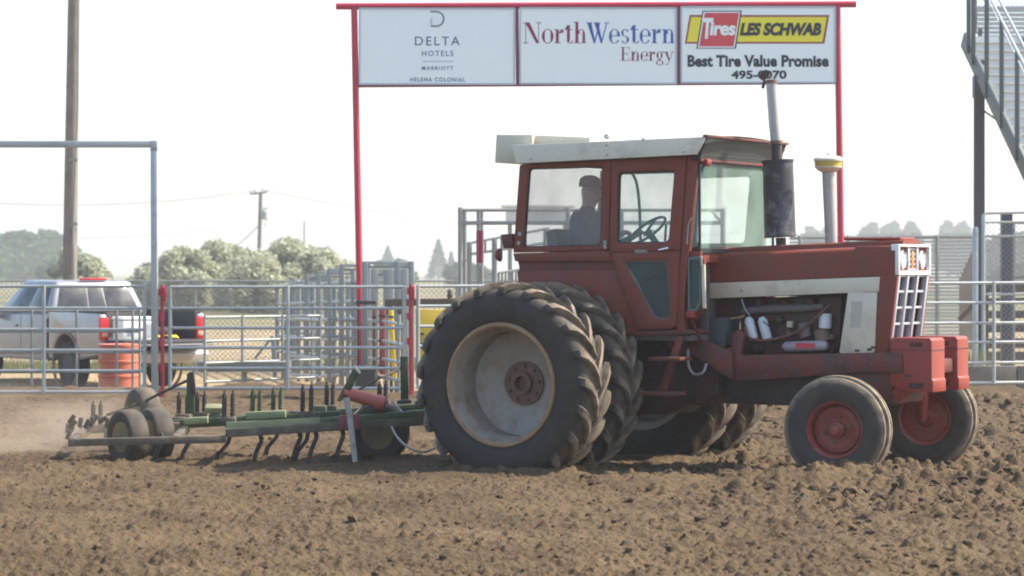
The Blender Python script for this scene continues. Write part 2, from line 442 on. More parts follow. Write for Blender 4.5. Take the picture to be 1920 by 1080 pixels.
def grid_mesh(name, X, Y, Z, m):
    nr, nc = X.shape
    co = np.stack([X, Y, Z], -1).reshape(-1, 3).astype(np.float32)
    idx = np.arange(nr * nc).reshape(nr, nc)
    q = np.stack([idx[:-1, :-1], idx[:-1, 1:], idx[1:, 1:], idx[1:, :-1]], -1).reshape(-1, 4)
    me = bpy.data.meshes.new(name)
    me.vertices.add(len(co)); me.vertices.foreach_set('co', co.ravel())
    me.loops.add(q.size); me.loops.foreach_set('vertex_index', q.ravel().astype(np.int32))
    me.polygons.add(len(q)); me.polygons.foreach_set('loop_start', (np.arange(len(q)) * 4).astype(np.int32))
    me.polygons.foreach_set('use_smooth', np.ones(len(q), dtype=bool))
    me.update(calc_edges=True); me.validate()
    me.materials.append(m)
    o = bpy.data.objects.new(name, me); COL.objects.link(o)
    return o

rows = [13.0]
while rows[-1] < 36.9:
    rows.append(rows[-1] + 0.0145 * (rows[-1] / 14.0) ** 1.15)
rows = np.array(rows); NC = 760; UM = .26
us = np.linspace(-UM, UM, NC)
DY = np.repeat(rows[:, None], NC, 1)
DX = us[None, :] * DY
rough = np.clip((DX - 0.4) / 3.0, 0, 1) * np.clip((DY - 17.0) / 3.0, .25, 1)      # unworked clods in front of the tractor
far = np.clip((DY - 25) / 6, 0, 1)
HT = (.07 * vnoise(DX, DY, .55, 1) + .05 * vnoise(DX * .5 + DY * .86, DY * .5 - DX * .86, 2.2, 2) * (1 + .6 * rough)
      + (.030 + .03 * rough) * vnoise(DX, DY, 6.5, 3) + (.022 + .012 * rough) * vnoise(DX, DY, 17, 4) + .017 * vnoise(DX, DY, 38, 5) + .010 * vnoise(DX, DY, 75, 6))
HT += .03 * np.sin((DX * .35 + DY) * 2 * math.pi / .85 + 2 * vnoise(DX, DY, .8, 9)) * (.35 + vnoise(DX, DY, .4, 10)) * (1 - .5 * far)
for (wx, wy), hw, hl, dep in WHEELS:      # the wheels press into the soil and push up a small berm
    dd = ((DX - wx) * math.cos(TH) - (DY - wy) * math.sin(TH)) / hl
    ll = ((DX - wx) * math.sin(TH) + (DY - wy) * math.cos(TH)) / hw
    q = np.sqrt(dd ** 2 + ll ** 2)
    HT = np.where(q < 1, np.minimum(HT, dep - .02), HT)
    HT += .05 * np.exp(-((q - 1.35) / .22) ** 2)
HT += .11 * np.exp(-(((DX - 3.0) / 2.6) ** 2)) * np.exp(-((DY - 21.3) / .75) ** 2)
NCL = 34000
cy = 13.2 + 23.5 * rng.random(NCL) ** 1.25
cx = (rng.random(NCL) * 2 - 1) * UM * cy
crough = np.clip((cx - 0.4) / 3.0, 0, 1) * np.clip((cy - 17.0) / 3.0, .25, 1)
cr = (.010 + .020 * rng.random(NCL) ** 2.5) * (1 + 1.3 * crough * rng.random(NCL))
big = rng.random(NCL) < .02 + .05 * crough
cr = np.where(big, cr * 1.7 + .012, cr)
for i in range(NCL):
    r = cr[i]
    r0, r1 = np.searchsorted(rows, [cy[i] - r, cy[i] + r])
    if r1 - r0 < 2: continue
    du = 2 * UM / (NC - 1)
    c0, c1 = int((cx[i] - r) / cy[i] / du + (NC - 1) / 2), int((cx[i] + r) / cy[i] / du + (NC - 1) / 2) + 2
    if c0 < 0 or c1 > NC: continue
    sx, sy = DX[r0:r1, c0:c1] - cx[i], DY[r0:r1, c0:c1] - cy[i]
    q = 1 - (sx * sx + sy * sy) / (r * r)
    HT[r0:r1, c0:c1] += np.where(q > 0, np.sqrt(np.maximum(q, 0)) * r * .75, 0)
arena = grid_mesh('arena_dirt', DX, DY, HT, M_dirt)
struct(arena)
def soft_soil(X, Y):
    return .07 * vnoise(X, Y, .55, 1) + .05 * vnoise(X * .5 + Y * .86, Y * .5 - X * .86, 2.2, 2) + .03 * vnoise(X, Y, 6.5, 3) + .02 * vnoise(X, Y, 17, 4)
crow = np.append(rows[::4], rows[-1])
for u0, u1 in ((UM - .004, 1.1), (-1.1, -UM + .004)):          # the same tilled soil carries on to both sides and towards the lens
    uu = np.linspace(u0, u1, 420)
    Y_ = np.repeat(crow[:, None], len(uu), 1); X_ = uu[None, :] * Y_
    struct(grid_mesh('arena_dirt', X_, Y_, soft_soil(X_, Y_), M_dirt))
Y_, X_ = np.meshgrid(np.linspace(2.0, 13.05, 220), np.linspace(-14, 14, 420), indexing='ij')
struct(grid_mesh('arena_dirt', X_, Y_, soft_soil(X_, Y_), M_dirt))

def ground_h(x, y):
    if not (13.0 < y < 36.9) or abs(x / y) > UM: return 0.0
    r_ = min(int(np.searchsorted(rows, y)), len(rows) - 1)
    c_ = int(round((x / y + UM) / (2 * UM) * (NC - 1)))
    return float(HT[r_, min(max(c_, 0), NC - 1)])

# loose clods lying on the soil
def ico(sub):
    bm = bmesh.new(); bmesh.ops.create_icosphere(bm, subdivisions=sub, radius=1)
    v = np.array([x.co[:] for x in bm.verts]); bm.verts.index_update()
    f = np.array([[y.index for y in x.verts] for x in bm.faces]); bm.free()
    return v, f
def scatter(name, m, pts, rad, sub=1, flat=.7):
    v, f = ico(sub)
    V, Fa = [], []
    for k, (p, r) in enumerate(zip(pts, rad)):
        jit = 1 + .32 * (rng.random(len(v)) - .5) * 2
        s3 = np.array([1 + .5 * rng.random(), .8 + .5 * rng.random(), flat * (.8 + .5 * rng.random())])
        a = rng.random() * 6.28
        w = v * jit[:, None] * s3 * r
        ca, sa = math.cos(a), math.sin(a)
        w = np.stack([w[:, 0] * ca - w[:, 1] * sa, w[:, 0] * sa + w[:, 1] * ca, w[:, 2]], -1) + np.array(p)
        V.append(w); Fa.append(f + k * len(v))
    V = np.concatenate(V); Fa = np.concatenate(Fa)
    me = bpy.data.meshes.new(name)
    me.from_pydata(V.tolist(), [], Fa.tolist())
    me.materials.append(m)
    o = bpy.data.objects.new(name, me); COL.objects.link(o)
    return o
pts, rad = [], []
while len(pts) < 5200:
    y = 13.6 + 22.5 * random.random() ** 1.2
    x = (random.random() * 2 - 1) * .24 * y
    rg = min(max((x - .4) / 3, 0), 1) * min(max((y - 17) / 3, .25), 1)
    if random.random() > .30 + .7 * rg: continue
    r = (.008 + .018 * random.random() ** 3) * (1 + 1.0 * rg * random.random())
    if random.random() < .012 + .06 * rg: r = .03 + .035 * random.random() * (.5 + .5 * rg)
    if any(abs((x - wx) * math.sin(TH) + (y - wy) * math.cos(TH)) < hw and abs((x - wx) * math.cos(TH) - (y - wy) * math.sin(TH)) < hl * .8 for (wx, wy), hw, hl, _ in WHEELS): continue
    pts.append((x, y, ground_h(x, y) + r * .25)); rad.append(r)
clods = stuff(scatter('soil_clods', M_clod, pts, rad), 'loose brown soil clods scattered over the tilled arena', 'soil')

# the land outside: falls away about a third of a metre beyond the rails
def yard_z(y):
    t = min(max((y - 37.0) / 6.0, 0), 1)
    return -0.05 - .28 * t * t * (3 - 2 * t) if y > 12.5 else -.05
ys = [-30, 0, 12, 20, 30, 36.6, 37.2, 38, 39, 40, 41, 42, 43, 46, 50, 55, 60, 70, 80, 100, 130, 170, 230, 320, 450, 700, 1000, 1400]
xs = [-600, -300, -150, -80, -40, -25, -15, -10, -5, 0, 5, 10, 15, 25, 40, 80, 150, 300, 600]
gX, gY = np.meshgrid(np.array(xs, float), np.array(ys, float))
gZ = np.vectorize(yard_z)(gY)
gZ = np.where((gY < 37.0), -.16, gZ)
def land_mat():
    m = dirt_mat('dry_land', (0.20, 0.155, 0.09), (0.37, 0.28, 0.17), (0.12, 0.12, 0.06), .3)
    t = m.node_tree; N, L = t.nodes, t.links
    b = N['Principled BSDF']
    src = b.inputs['Base Color'].links[0].from_socket
    tc = N.new('ShaderNodeTexCoord'); sx = N.new('ShaderNodeSeparateXYZ'); L.new(tc.outputs['Object'], sx.inputs[0])
    n = N.new('ShaderNodeTexNoise'); n.inputs['Scale'].default_value = .12; n.inputs['Detail'].default_value = 5
    L.new(tc.outputs['Object'], n.inputs['Vector'])
    mr = N.new('ShaderNodeMapRange'); mr.inputs[1].default_value = 78; mr.inputs[2].default_value = 115; L.new(sx.outputs['Y'], mr.inputs[0])
    mu = N.new('ShaderNodeMath'); mu.operation = 'MULTIPLY'; L.new(mr.outputs[0], mu.inputs[0])
    m2 = N.new('ShaderNodeMapRange'); m2.inputs[1].default_value = .35; m2.inputs[2].default_value = .6; L.new(n.outputs['Fac'], m2.inputs[0]); L.new(m2.outputs[0], mu.inputs[1])
    mx = N.new('ShaderNodeMix'); mx.data_type = 'RGBA'; L.new(mu.outputs[0], mx.inputs[0]); L.new(src, mx.inputs[6]); mx.inputs[7].default_value = rgb((.09, .11, .045))
    # soil inside the arena
    ms = N.new('ShaderNodeMath'); ms.operation = 'LESS_THAN'; L.new(sx.outputs['Y'], ms.inputs[0]); ms.inputs[1].default_value = 37.5
    mx2 = N.new('ShaderNodeMix'); mx2.data_type = 'RGBA'; L.new(ms.outputs[0], mx2.inputs[0]); L.new(mx.outputs[2], mx2.inputs[6]); mx2.inputs[7].default_value = rgb((.14, .10, .066))
    L.new(mx2.outputs[2], b.inputs['Base Color'])
    return m
M_land = land_mat()
ground = struct(grid_mesh('ground', gX, gY, gZ, M_land))

# low earth bank heaped against the foot of the rails
bk = MB()
bx = np.linspace(-14, 16, 320); by = np.linspace(36.1, 38.6, 26)
BX, BY = np.meshgrid(bx, by)
prof = np.exp(-((BY - 37.1) / .55) ** 2)
BZ = -.12 + (.20 + .16 * vnoise(BX, BY, .9, 21) + .08 * vnoise(BX, BY, 4, 22) + .04 * vnoise(BX, BY, 13, 23)) * prof
bank = struct(grid_mesh('earth_bank', BX, BY, BZ, M_dirt))

# far hills: a long low ridge in the haze
hx = np.linspace(-420, 520, 90); hy = np.array([1000., 1080, 1180, 1300])
HX, HY = np.meshgrid(hx, hy)
hh = 5 + 9 * (vnoise(HX, HY * 0, .006, 31) + .5) + 4 * vnoise(HX, HY * 0, .02, 32)
HZZ = np.array([[-.5], [.55], [1.0], [.2]]) * hh * .8
M_hill = mat('dry_hill_grass', (0.16, 0.17, 0.10), .95, var=.2, scale=.02)
struct(grid_mesh('hills', HX, HY, HZZ, M_hill))
# ---------------------------------------------------------------- tractor
tractor = empty('tractor', (TX, TY, 0), -TH)
tag(tractor, 'old red and cream farm tractor with enclosed cab and dual rear wheels', 'tractor')
T = tractor
def P3(px, py, lat):
    x, z = lp(px, py, lat); return Vector((x, lat, z))

# --- rear wheels
def rear_tyre_mesh():
    b = MB()
    Rr = REAR_R - .045      # carcass; lugs stand on it
    hw = .225
    prof = [(.505, -.17), (.53, -.205), (.60, -.232), (.67, -.238), (.735, -.225), (.785, -.195), (Rr - .012, -.14), (Rr - .003, -.07), (Rr, 0)]
    prof = prof + [(r, -a) for r, a in reversed(prof[:-1])]
    b.lathe(prof, 72, close=False)
    b.f = b.f[:-2]; b.mi = b.mi[:-2]
    n = 21
    path = [(-.012, Rr - .02, 0.0), (.05, Rr - .005, .4), (.11, Rr - .005, .75), (.165, Rr - .015, 1.0), (.205, .80, 1.12), (.228, .765, 1.17)]
    hts = [.05, .054, .056, .058, .046, .014]
    nrm = [0, 0, .1, .35, .9, 1.3]
    sweep = .30
    for side in (-1, 1):
        for k in range(n):
            ph0 = 2 * math.pi * (k + (.5 if side > 0 else 0)) / n
            vs = []
            for (w, r, tt), h, a in zip(path, hts, nrm):
                ph = ph0 + sweep * tt          # shoulder trails the centre
                half = (.030 if w < .16 else .036) / r
                for dph, up in ((-half * 1.25, 0), (-half * .8, 1), (half * .8, 1), (half * 1.25, 0)):
                    rr = r + up * h * math.cos(a); ww = w + up * h * math.sin(a) * .6
                    p = ph + dph
                    vs.append((rr * math.cos(p), side * ww, rr * math.sin(p)))
            fs = []
            m = len(path)
            for i in range(m - 1):
                for j in range(3):
                    fs.append((i * 4 + j, i * 4 + j + 1, i * 4 + 5 + j, i * 4 + 4 + j))
            fs.append((0, 1, 2, 3)); fs.append(tuple(reversed(((m - 1) * 4, (m - 1) * 4 + 1, (m - 1) * 4 + 2, (m - 1) * 4 + 3))))
            b.add(vs, fs)
    return b
TYRE = None
def rear_wheel(lat, outer):
    global TYRE
    sg = -1 if lat < 0 else 1
    w = empty('rear_wheel'); w.parent = T; w.location = (0, lat, REAR_Z); w.rotation_euler = (0, random.random() * 6, 0)
    if TYRE is None:
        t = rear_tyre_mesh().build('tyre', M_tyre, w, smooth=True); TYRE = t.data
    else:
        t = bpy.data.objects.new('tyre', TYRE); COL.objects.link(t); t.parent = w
    o = sg        # outward direction along the axle
    rim = MB().lathe([(.500, o * .175), (.515, o * .205), (.508, o * .215), (.488, o * .20), (.478, o * .165), (.470, o * .13), (.452, o * .10), (.445, o * .05), (.445, o * -.14), (.47, o * -.19), (.515, o * -.205), (.505, o * -.17)], 64, close=True)
    rim.build('rim', M_dirtyrim, w, smooth=True)
    MB().lathe([(.486, o * .206), (.500, o * .222), (.522, o * .222), (.530, o * .206), (.520, o * .196), (.495, o * .196)], 64, close=True).build('rim_lip', M_rust, w, smooth=True)
    dd = -.30 if outer else -.10
    disc = MB().lathe([(.448, o * (dd + .17)), (.43, o * (dd + .155)), (.38, o * (dd + .13)), (.27, o * (dd + .10)), (.245, o * (dd + .088)), (.20, o * (dd + .085)), (.0, o * (dd + .085))], 48, caps=False)
    disc.build('wheel_disc', M_disc, w, smooth=True)
    hub = MB().lathe([(.19, o * (dd + .092)), (.19, o * (dd + .11)), (.135, o * (dd + .115)), (.10, o * (dd + .12)), (.095, o * (dd + .16)), (.062, o * (dd + .165)), (.06, o * (dd + .10)), (.0, o * (dd + .10))], 32)
    hub.build('hub', M_hub, w, smooth=True)
    for k in range(9):
        a = 2 * math.pi * k / 9
        M = Matrix.Translation((.15 * math.cos(a), o * (dd + .11), .15 * math.sin(a)))
        MB().lathe([(.017, 0), (.017, o * .028), (0, o * .028)], 6, M).build('wheel_nut', M_hub, w)
for lat, outer in ((-1.53, 1), (-.93, 0), (1.05, 0), (1.73, 1)):
    rear_wheel(lat, outer)

# --- front wheels
STEER = R(9)
FT = {}
def front_wheel(lat):
    sg = -1 if lat < 0 else 1
    w = empty('front_wheel'); w.parent = T; w.location = (FRONT_X, lat, FRONT_Z); w.rotation_euler = (0, 0, STEER)
    Rr = FRONT_R
    if 'm' not in FT:
        b = MB()
        pr = [(.225, -.105), (.24, -.135), (.29, -.158), (.345, -.156), (.385, -.142), (.405, -.128), (.418, -.120), (.420, -.09), (.412, -.085), (.412, -.055), (.440, -.05), (.442, -.018), (.415, -.012)]
        b.lathe(pr + [(r, -a) for r, a in reversed(pr)], 64)
        b.f = b.f[:-2]; b.mi = b.mi[:-2]
        FT['m'] = b.build('tyre', M_ftyre, w, smooth=True).data
    else:
        t = bpy.data.objects.new('tyre', FT['m']); COL.objects.link(t); t.parent = w
    o = sg
    MB().lathe([(.228, o * .10), (.236, o * .125), (.228, o * .13), (.215, o * .115), (.205, o * .07), (.20, o * .03), (.20, -o * .08), (.215, -o * .115), (.236, -o * .125), (.228, -o * .10)], 48, close=True).build('rim', M_rimred, w, smooth=True)
    MB().lathe([(.204, -o * .02), (.19, o * .035), (.15, o * .045), (.10, o * .02), (.085, o * .02), (0, o * .02)], 40).build('wheel_disc', M_rimred, w, smooth=True)
    MB().lathe([(.20, -o * .05), (.15, -o * .02), (.10, -o * .03), (.075, -o * .06), (.06, -o * .10), (0, -o * .10)], 32).build('wheel_disc', M_rimred, w, smooth=True)
    MB().lathe([(.07, o * .01), (.065, o * .075), (.045, o * .09), (.04, o * .115), (0, o * .12)], 24).build('hub', M_rimred, w, smooth=True)
    for k in range(6):
        a = 2 * math.pi * k / 6 + .3
        MB().lathe([(.012, 0), (.012, o * .03), (0, o * .03)], 6, Matrix.Translation((.105 * math.cos(a), o * .02, .105 * math.sin(a)))).build('wheel_nut', M_hub, w)
front_wheel(-1.0); front_wheel(1.0)

# --- chassis: axle housings, gearbox, frame rails, front bolster and axle
b = MB()
b.lathe([(.24, -.42), (.20, -.46), (.15, -.60), (.13, -1.0), (.10, -1.28), (.07, -1.30)], 20, Matrix.Translation((0, 0, REAR_Z)))
b.lathe([(.24, .42), (.20, .46), (.15, .60), (.13, 1.0), (.10, 1.46), (.07, 1.48)], 20, Matrix.Translation((0, 0, REAR_Z)))
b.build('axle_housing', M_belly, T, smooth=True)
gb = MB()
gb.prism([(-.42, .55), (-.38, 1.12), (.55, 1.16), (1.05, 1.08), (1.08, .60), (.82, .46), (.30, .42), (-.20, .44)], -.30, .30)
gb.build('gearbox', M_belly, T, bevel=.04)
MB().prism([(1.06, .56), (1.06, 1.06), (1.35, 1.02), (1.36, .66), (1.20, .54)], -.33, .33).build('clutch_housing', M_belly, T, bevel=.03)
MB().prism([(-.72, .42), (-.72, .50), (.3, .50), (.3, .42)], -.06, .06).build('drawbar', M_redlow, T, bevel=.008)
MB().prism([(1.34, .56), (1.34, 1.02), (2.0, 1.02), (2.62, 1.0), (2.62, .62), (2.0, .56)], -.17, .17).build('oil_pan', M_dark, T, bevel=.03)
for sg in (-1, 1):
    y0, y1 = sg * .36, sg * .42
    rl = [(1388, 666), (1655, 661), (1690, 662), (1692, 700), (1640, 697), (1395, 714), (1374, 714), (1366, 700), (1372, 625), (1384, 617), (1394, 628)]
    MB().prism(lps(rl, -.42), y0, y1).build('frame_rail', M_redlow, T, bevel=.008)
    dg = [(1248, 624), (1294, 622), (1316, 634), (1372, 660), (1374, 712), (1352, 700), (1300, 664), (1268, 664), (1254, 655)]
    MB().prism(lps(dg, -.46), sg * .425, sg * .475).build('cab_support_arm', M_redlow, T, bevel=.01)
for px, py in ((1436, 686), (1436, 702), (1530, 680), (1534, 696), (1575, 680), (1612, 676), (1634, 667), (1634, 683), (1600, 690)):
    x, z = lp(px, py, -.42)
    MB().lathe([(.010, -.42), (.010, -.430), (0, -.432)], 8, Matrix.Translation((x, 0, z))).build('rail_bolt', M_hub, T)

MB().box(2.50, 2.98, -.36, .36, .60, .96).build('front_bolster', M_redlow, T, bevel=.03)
ax = MB()
ax.box(FRONT_X - .07, FRONT_X + .07, -.62, .62, .60, .72)
ax.build('axle_beam', M_redlow, T, bevel=.012)
for sg in (-1, 1):
    MB().tube([(FRONT_X, sg * .55, .665), (FRONT_X + .01, sg * .86, .665)], .052, 16).build('axle_extension', M_weight, T, smooth=True)
    MB().tube([(FRONT_X + .01, sg * .855, .735), (FRONT_X + .01, sg * .855, .60), (FRONT_X + .012, sg * .865, .40)], [.058, .056, .042], 16).build('spindle', M_weight, T, smooth=True)
    MB().tube([(FRONT_X + .012, sg * .84, FRONT_Z), (FRONT_X + .012, sg * .99, FRONT_Z)], .045, 14).build('stub_axle', M_redlow, T, smooth=True)
    MB().tube([(FRONT_X - .20, sg * .83, .66), (FRONT_X - .22, sg * .15, .68)], .02, 10).build('tie_rod', M_steel, T, smooth=True)

# --- hood
HL = .37
zt = [lp(1318, 477, -HL)[1], lp(1680, 461, -HL)[1]]
xh = [lp(1312, 477, -HL)[0], lp(1678, 461, -HL)[0]]
zb = [lp(1322, 530, -HL)[1], lp(1655, 517, -HL)[1]]
hd = MB()
secs = []
for i in range(9):
    t = i / 8
    x = xh[0] + (xh[1] - xh[0]) * t; z1 = zt[0] + (zt[1] - zt[0]) * t; z0 = zb[0] + (zb[1] - zb[0]) * t
    sec = [(-HL, z0), (-HL, z1 - .05), (-HL + .008, z1 - .025), (-HL + .03, z1 - .006), (-HL + .06, z1), (-.20, z1 + .008), (-.185, z1 + .045), (-.165, z1 + .055)]
    secs.append([(x, y, z) for y, z in sec] + [(x, -y, z) for y, z in reversed(sec)])
n = len(secs[0])
vs = [p for s_ in secs for p in s_]
fs = [(i * n + j, i * n + j + 1, (i + 1) * n + j + 1, (i + 1) * n + j) for i in range(8) for j in range(n - 1)]
fs.append(tuple(range(n))); fs.append(tuple(range(8 * n, 9 * n)))
hd.add(vs, fs)
hd.build('hood', M_red, T, smooth=True)
MB().box(xh[1] - .55, xh[1] - .03, -.165, .165, zt[1] + .05, zt[1] + .075).build('hood_scoop', M_weight, T, bevel=.02)
for sg in (-1, 1):
    MB().prism(lps([(1322, 531), (1650, 519), (1648, 547), (1325, 560)], -HL), sg * (HL - .012), sg * (HL + .004)).build('cream_stripe', M_cream, T, bevel=.004)
    MB().prism(lps([(1590, 548.5), (1645, 548), (1640, 659), (1636, 662), (1578, 664), (1574, 660)], -HL), sg * (HL - .02), sg * (HL + .006)).build('side_panel', M_cream, T, bevel=.006)
for px, py in ((1607, 657), (1630, 655), (1637, 651)):
    x, z = lp(px, py, -HL - .01)
    MB().box(x - .02, x + .02, -HL - .014, -HL - .004, z - .012, z + .008).build('panel_latch', M_dark, T, bevel=.003)
MB().prism(lps([(1597, 565), (1617, 565), (1613, 614), (1594, 614)], -HL - .008), -HL - .009, -HL - .006).build('decal', mat('faded_decal', (.45, .43, .35), .6, var=.15, scale=30), T)
x_, z_ = lp(1391, 545, -HL); MB().lathe([(.012, -HL - .004), (.012, -HL - .012), (0, -HL - .013)], 10, Matrix.Translation((x_, 0, z_))).build('stripe_screw', M_steel, T)

# --- grille shell and headlights: front face in a plane that leans forward at the top
A0, A1 = lp(1683, 516, -HL), lp(1665, 672, -HL)          # near front edge, top and bottom
B0, B1 = lp(1648, 517, -HL), lp(1640, 668, -HL)
for sg in (-1, 1):
    MB().prism([B0, A0, A1, B1], sg * (HL - .035), sg * HL).build('grille_side', M_red, T, bevel=.006)
gx = lambda t: (A0[0] + (A1[0] - A0[0]) * t, A0[1] + (A1[1] - A0[1]) * t)
def gpt(u, v, off=0.0):     # u across (-1..1), v down the grille
    x, z = gx(v); return (x + off, u * (HL - .035), z)
mesh_b = MB()
mesh_b.add([gpt(-1, 0, -.10), gpt(1, 0, -.10), gpt(1, 1, -.10), gpt(-1, 1, -.10)], [(0, 1, 2, 3)])
mesh_b.add([gpt(-1, 0, -.16), gpt(1, 0, -.16), gpt(1, 1, -.16), gpt(-1, 1, -.16)], [(0, 1, 2, 3)])
mesh_b.build('radiator_screen', M_pocket, T)
for u in (-.97, -.38, .28, .95):
    MB().bar(gpt(u, 0, -.02), gpt(u, 1, -.02), .036, .05, up=(1, 0, 0)).build('grille_post', M_grill, T, bevel=.006)
for v in (.01, .20, .395, .59, .785, .98):
    MB().bar(gpt(-.96, v, -.036), gpt(.94, v, -.036), .020, .05, up=(1, 0, 0)).build('grille_slat', M_grill, T, bevel=.004)
# headlight panel
H0, H1 = lp(1681, 458, -HL), lp(1679, 517, -HL)
hx = H0[0]
zc0, zc1 = H1[1] + .005, H0[1]
MB().box(hx - .38, hx - .05, -HL + .012, HL - .012, zc0 - .01, zc1 - .015).build('headlight_housing', M_red, T, bevel=.01)
fr = MB()
oy = HL - .004
fr.box(hx - .05, hx + .02, -oy, -oy + .028, zc0, zc1); fr.box(hx - .05, hx + .02, oy - .028, oy, zc0, zc1)
fr.box(hx - .05, hx + .021, -oy + .028, oy - .028, zc0, zc0 + .035); fr.box(hx - .05, hx + .021, -oy + .028, oy - .028, zc1 - .02, zc1)
fr.build('headlight_frame', M_white, T, bevel=.005)
MB().box(hx - .048, hx - .03, -oy + .03, oy - .03, zc0 + .036, zc1 - .021).build('headlight_backing', M_pocket, T)
MB().box(hx - .029, hx + .005, -.12, -.075, zc0 + .036, zc1 - .021).build('lamp_divider', M_grill, T, bevel=.004)
MB().box(hx - .029, hx + .005, .075, .12, zc0 + .036, zc1 - .021).build('lamp_divider', M_grill, T, bevel=.004)
for k in range(5):
    z = zc0 + .05 + k * (zc1 - zc0 - .09) / 4
    MB().box(hx - .028, hx - .004, -.07, .07, z - .006, z + .008).build('badge_slat', M_grill, T)
MB().box(hx - .026, hx + .002, -.028, .028, zc0 + .06, zc1 - .055).build('badge', mat('orange_badge', (.5, .22, .1), .5), T, bevel=.005)
RY = Matrix.Rotation(R(-90), 4, 'Z')
for y in (-.22, .22):
    M = Matrix.Translation((hx - .02, y, (zc0 + zc1) / 2)) @ RY
    lamp = MB().lathe([(.078, -.005), (.078, .02), (.070, .026), (.066, .012), (.066, -.005)], 28, M, close=True).build('headlight', M_chrome, T, smooth=True)
    MB().lathe([(.065, .0), (.062, .012), (.04, .022), (0, .027)], 28, M).build('lens', M_lens, lamp, smooth=True)

# --- front suitcase weights on a bracket
wx1 = lp(1747, 690, -.40)[0]
wz1, wz0 = lp(1747, 634, -.40)[1], lp(1747, 736, -.40)[1]
def weight(y0, y1):
    x1 = wx1; x0 = x1 - .37; z1, z0 = wz1, wz0
    pts = [(x0, z0 + .06), (x0, z1 - .02), (x0 + .03, z1), (x1 - .02, z1), (x1, z1 - .02), (x1, z0 + .11), (x1 + .012, z0 + .10), (x1 + .012, z0), (x0 + .10, z0)]
    o = MB().prism(pts, y0, y1).build('front_weight', M_weight, T, bevel=.014)
    MB().box(x1 + .0005, x1 + .003, y0 + .004, y1 - .004, z1 - .105, z1 - .099).build('weight_groove', M_dark, o)
    MB().box(x0 + .002, x1 - .002, y0 - .002, y0 + .01, z1 - .105, z1 - .100).build('weight_groove', M_belly, o)
    MB().box(x1 - .19, x1 - .08, y0 - .003, y0 + .01, z1 - .075, z1 - .04).build('lifting_slot', M_belly, o)
    MB().box(x1 - .23, x1 - .18, y0 - .003, y0 + .01, z0 + .12, z0 + .145).build('mount_notch', M_dark, o)
    MB().box(x1 - .20, x1 - .07, y0 - .002, y0 + .01, z0 + .03, z0 + .075).build('oil_stain', M_belly, o)
weight(-.40, -.10)
weight(.20, .46)
MB().box(wx1 - .40, wx1 - .14, -.09, .19, wz0 + .06, wz1 - .05).build('weight_carrier', M_redlow, T, bevel=.02)
MB().box(2.95, 3.30, -.34, .34, .86, .98).build('weight_bracket', M_redlow, T, bevel=.015)
MB().prism(lps([(1672, 735), (1692, 690), (1700, 738), (1682, 755)], -.40), -.38, -.33).build('bracket_gusset', M_weight, T, bevel=.006)

# --- engine, seen in the open bay
e = MB()
e.prism(lps([(1385, 560), (1580, 552), (1572, 662), (1390, 668)], -.20), -.20, .20)
e.build('engine_block', mat('engine_red_oily', (.09, .024, .02), .6, var=.4, scale=12, dirt=(.03, .026, .024), dirt_amt=.7, dirt_scale=9), T, bevel=.02)
MB().box(1.45, 2.55, -.13, .13, 1.50, 1.62).build('valve_cover', M_belly, T, bevel=.03)
def ep(px, py, lat): x, z = lp(px, py, lat); return (x, lat, z)
MB().tube([ep(1392, 583, -.25), ep(1440, 579, -.25), ep(1500, 578, -.25), ep(1545, 575, -.25)], [.03, .036, .036, .028], 14).build('exhaust_manifold', mat('manifold_grey', (.12, .115, .11), .7, var=.3), T, smooth=True)
for px in (1409, 1434):
    a, c = Vector(ep(px - 5, 599, -.30)), Vector(ep(px + 5, 636, -.30))
    d = (c - a)
    MB().tube([a - d * .12, a, a + d * .06, c - d * .05, c], [.022, .036, .042, .042, .036], 20).build('fuel_filter', M_filter, T, smooth=True)
MB().tube([ep(1548, 588, -.27), ep(1547, 615, -.27)], .055, 18).build('air_valve', M_filter, T, smooth=True)
MB().tube([ep(1540, 618, -.25), ep(1545, 640, -.25)], .07, 18).build('water_pump', mat('pump_casting', (.17, .11, .085), .7, var=.3), T, smooth=True)
MB().tube([ep(1506, 606, -.24), ep(1512, 632, -.24)], .055, 18).build('governor', mat('governor_casting', (.16, .13, .125), .6, var=.3), T, smooth=True)
MB().box(*[lp(1478, 610, -.24)[0], lp(1488, 610, -.24)[0]], -.28, -.22, lp(1478, 614, -.24)[1], lp(1478, 602, -.24)[1]).build('sender_unit', mat('yellowed_plastic', (.45, .42, .30), .5), T, bevel=.008)
MB().tube([ep(1468, 650, -.31), ep(1475, 650, -.31), ep(1545, 648, -.31), ep(1552, 648, -.31)], [.02, .045, .045, .03], 18).build('ether_bottle', mat('pale_canister', (.33, .29, .32), .4, var=.1), T, smooth=True)
MB().box(lp(1492, 650, -.356)[0], lp(1528, 650, -.356)[0], -.3575, -.352, lp(1500, 653, -.356)[1], lp(1500, 643, -.356)[1]).build('canister_label', mat('label_red', (.5, .05, .06), .5), T)
hose = [(1396, 612), (1402, 630), (1425, 638), (1460, 634), (1495, 622), (1525, 600), (1555, 572)]
MB().tube(spl([ep(a, c, -.335) for a, c in hose]), .012, 8).build('coolant_hose', mat('hose_red_brown', (.14, .06, .045), .6), T, smooth=True)
hose = [(1390, 560), (1397, 580), (1406, 592)]
MB().tube([ep(a, c, -.33) for a, c in hose], .008, 8).build('fuel_line', M_steel, T, smooth=True)
MB().tube([ep(1366, 598, -.33), ep(1382, 596, -.34), ep(1396, 592, -.33)], .011, 8).build('fuel_line', mat('brass', (.45, .35, .18), .4, .6), T, smooth=True)
hose = [(1430, 602), (1440, 610), (1450, 618)]
MB().tube([ep(a, c, -.352) for a, c in hose], .005, 6).build('wire_loom', M_black, T, smooth=True)
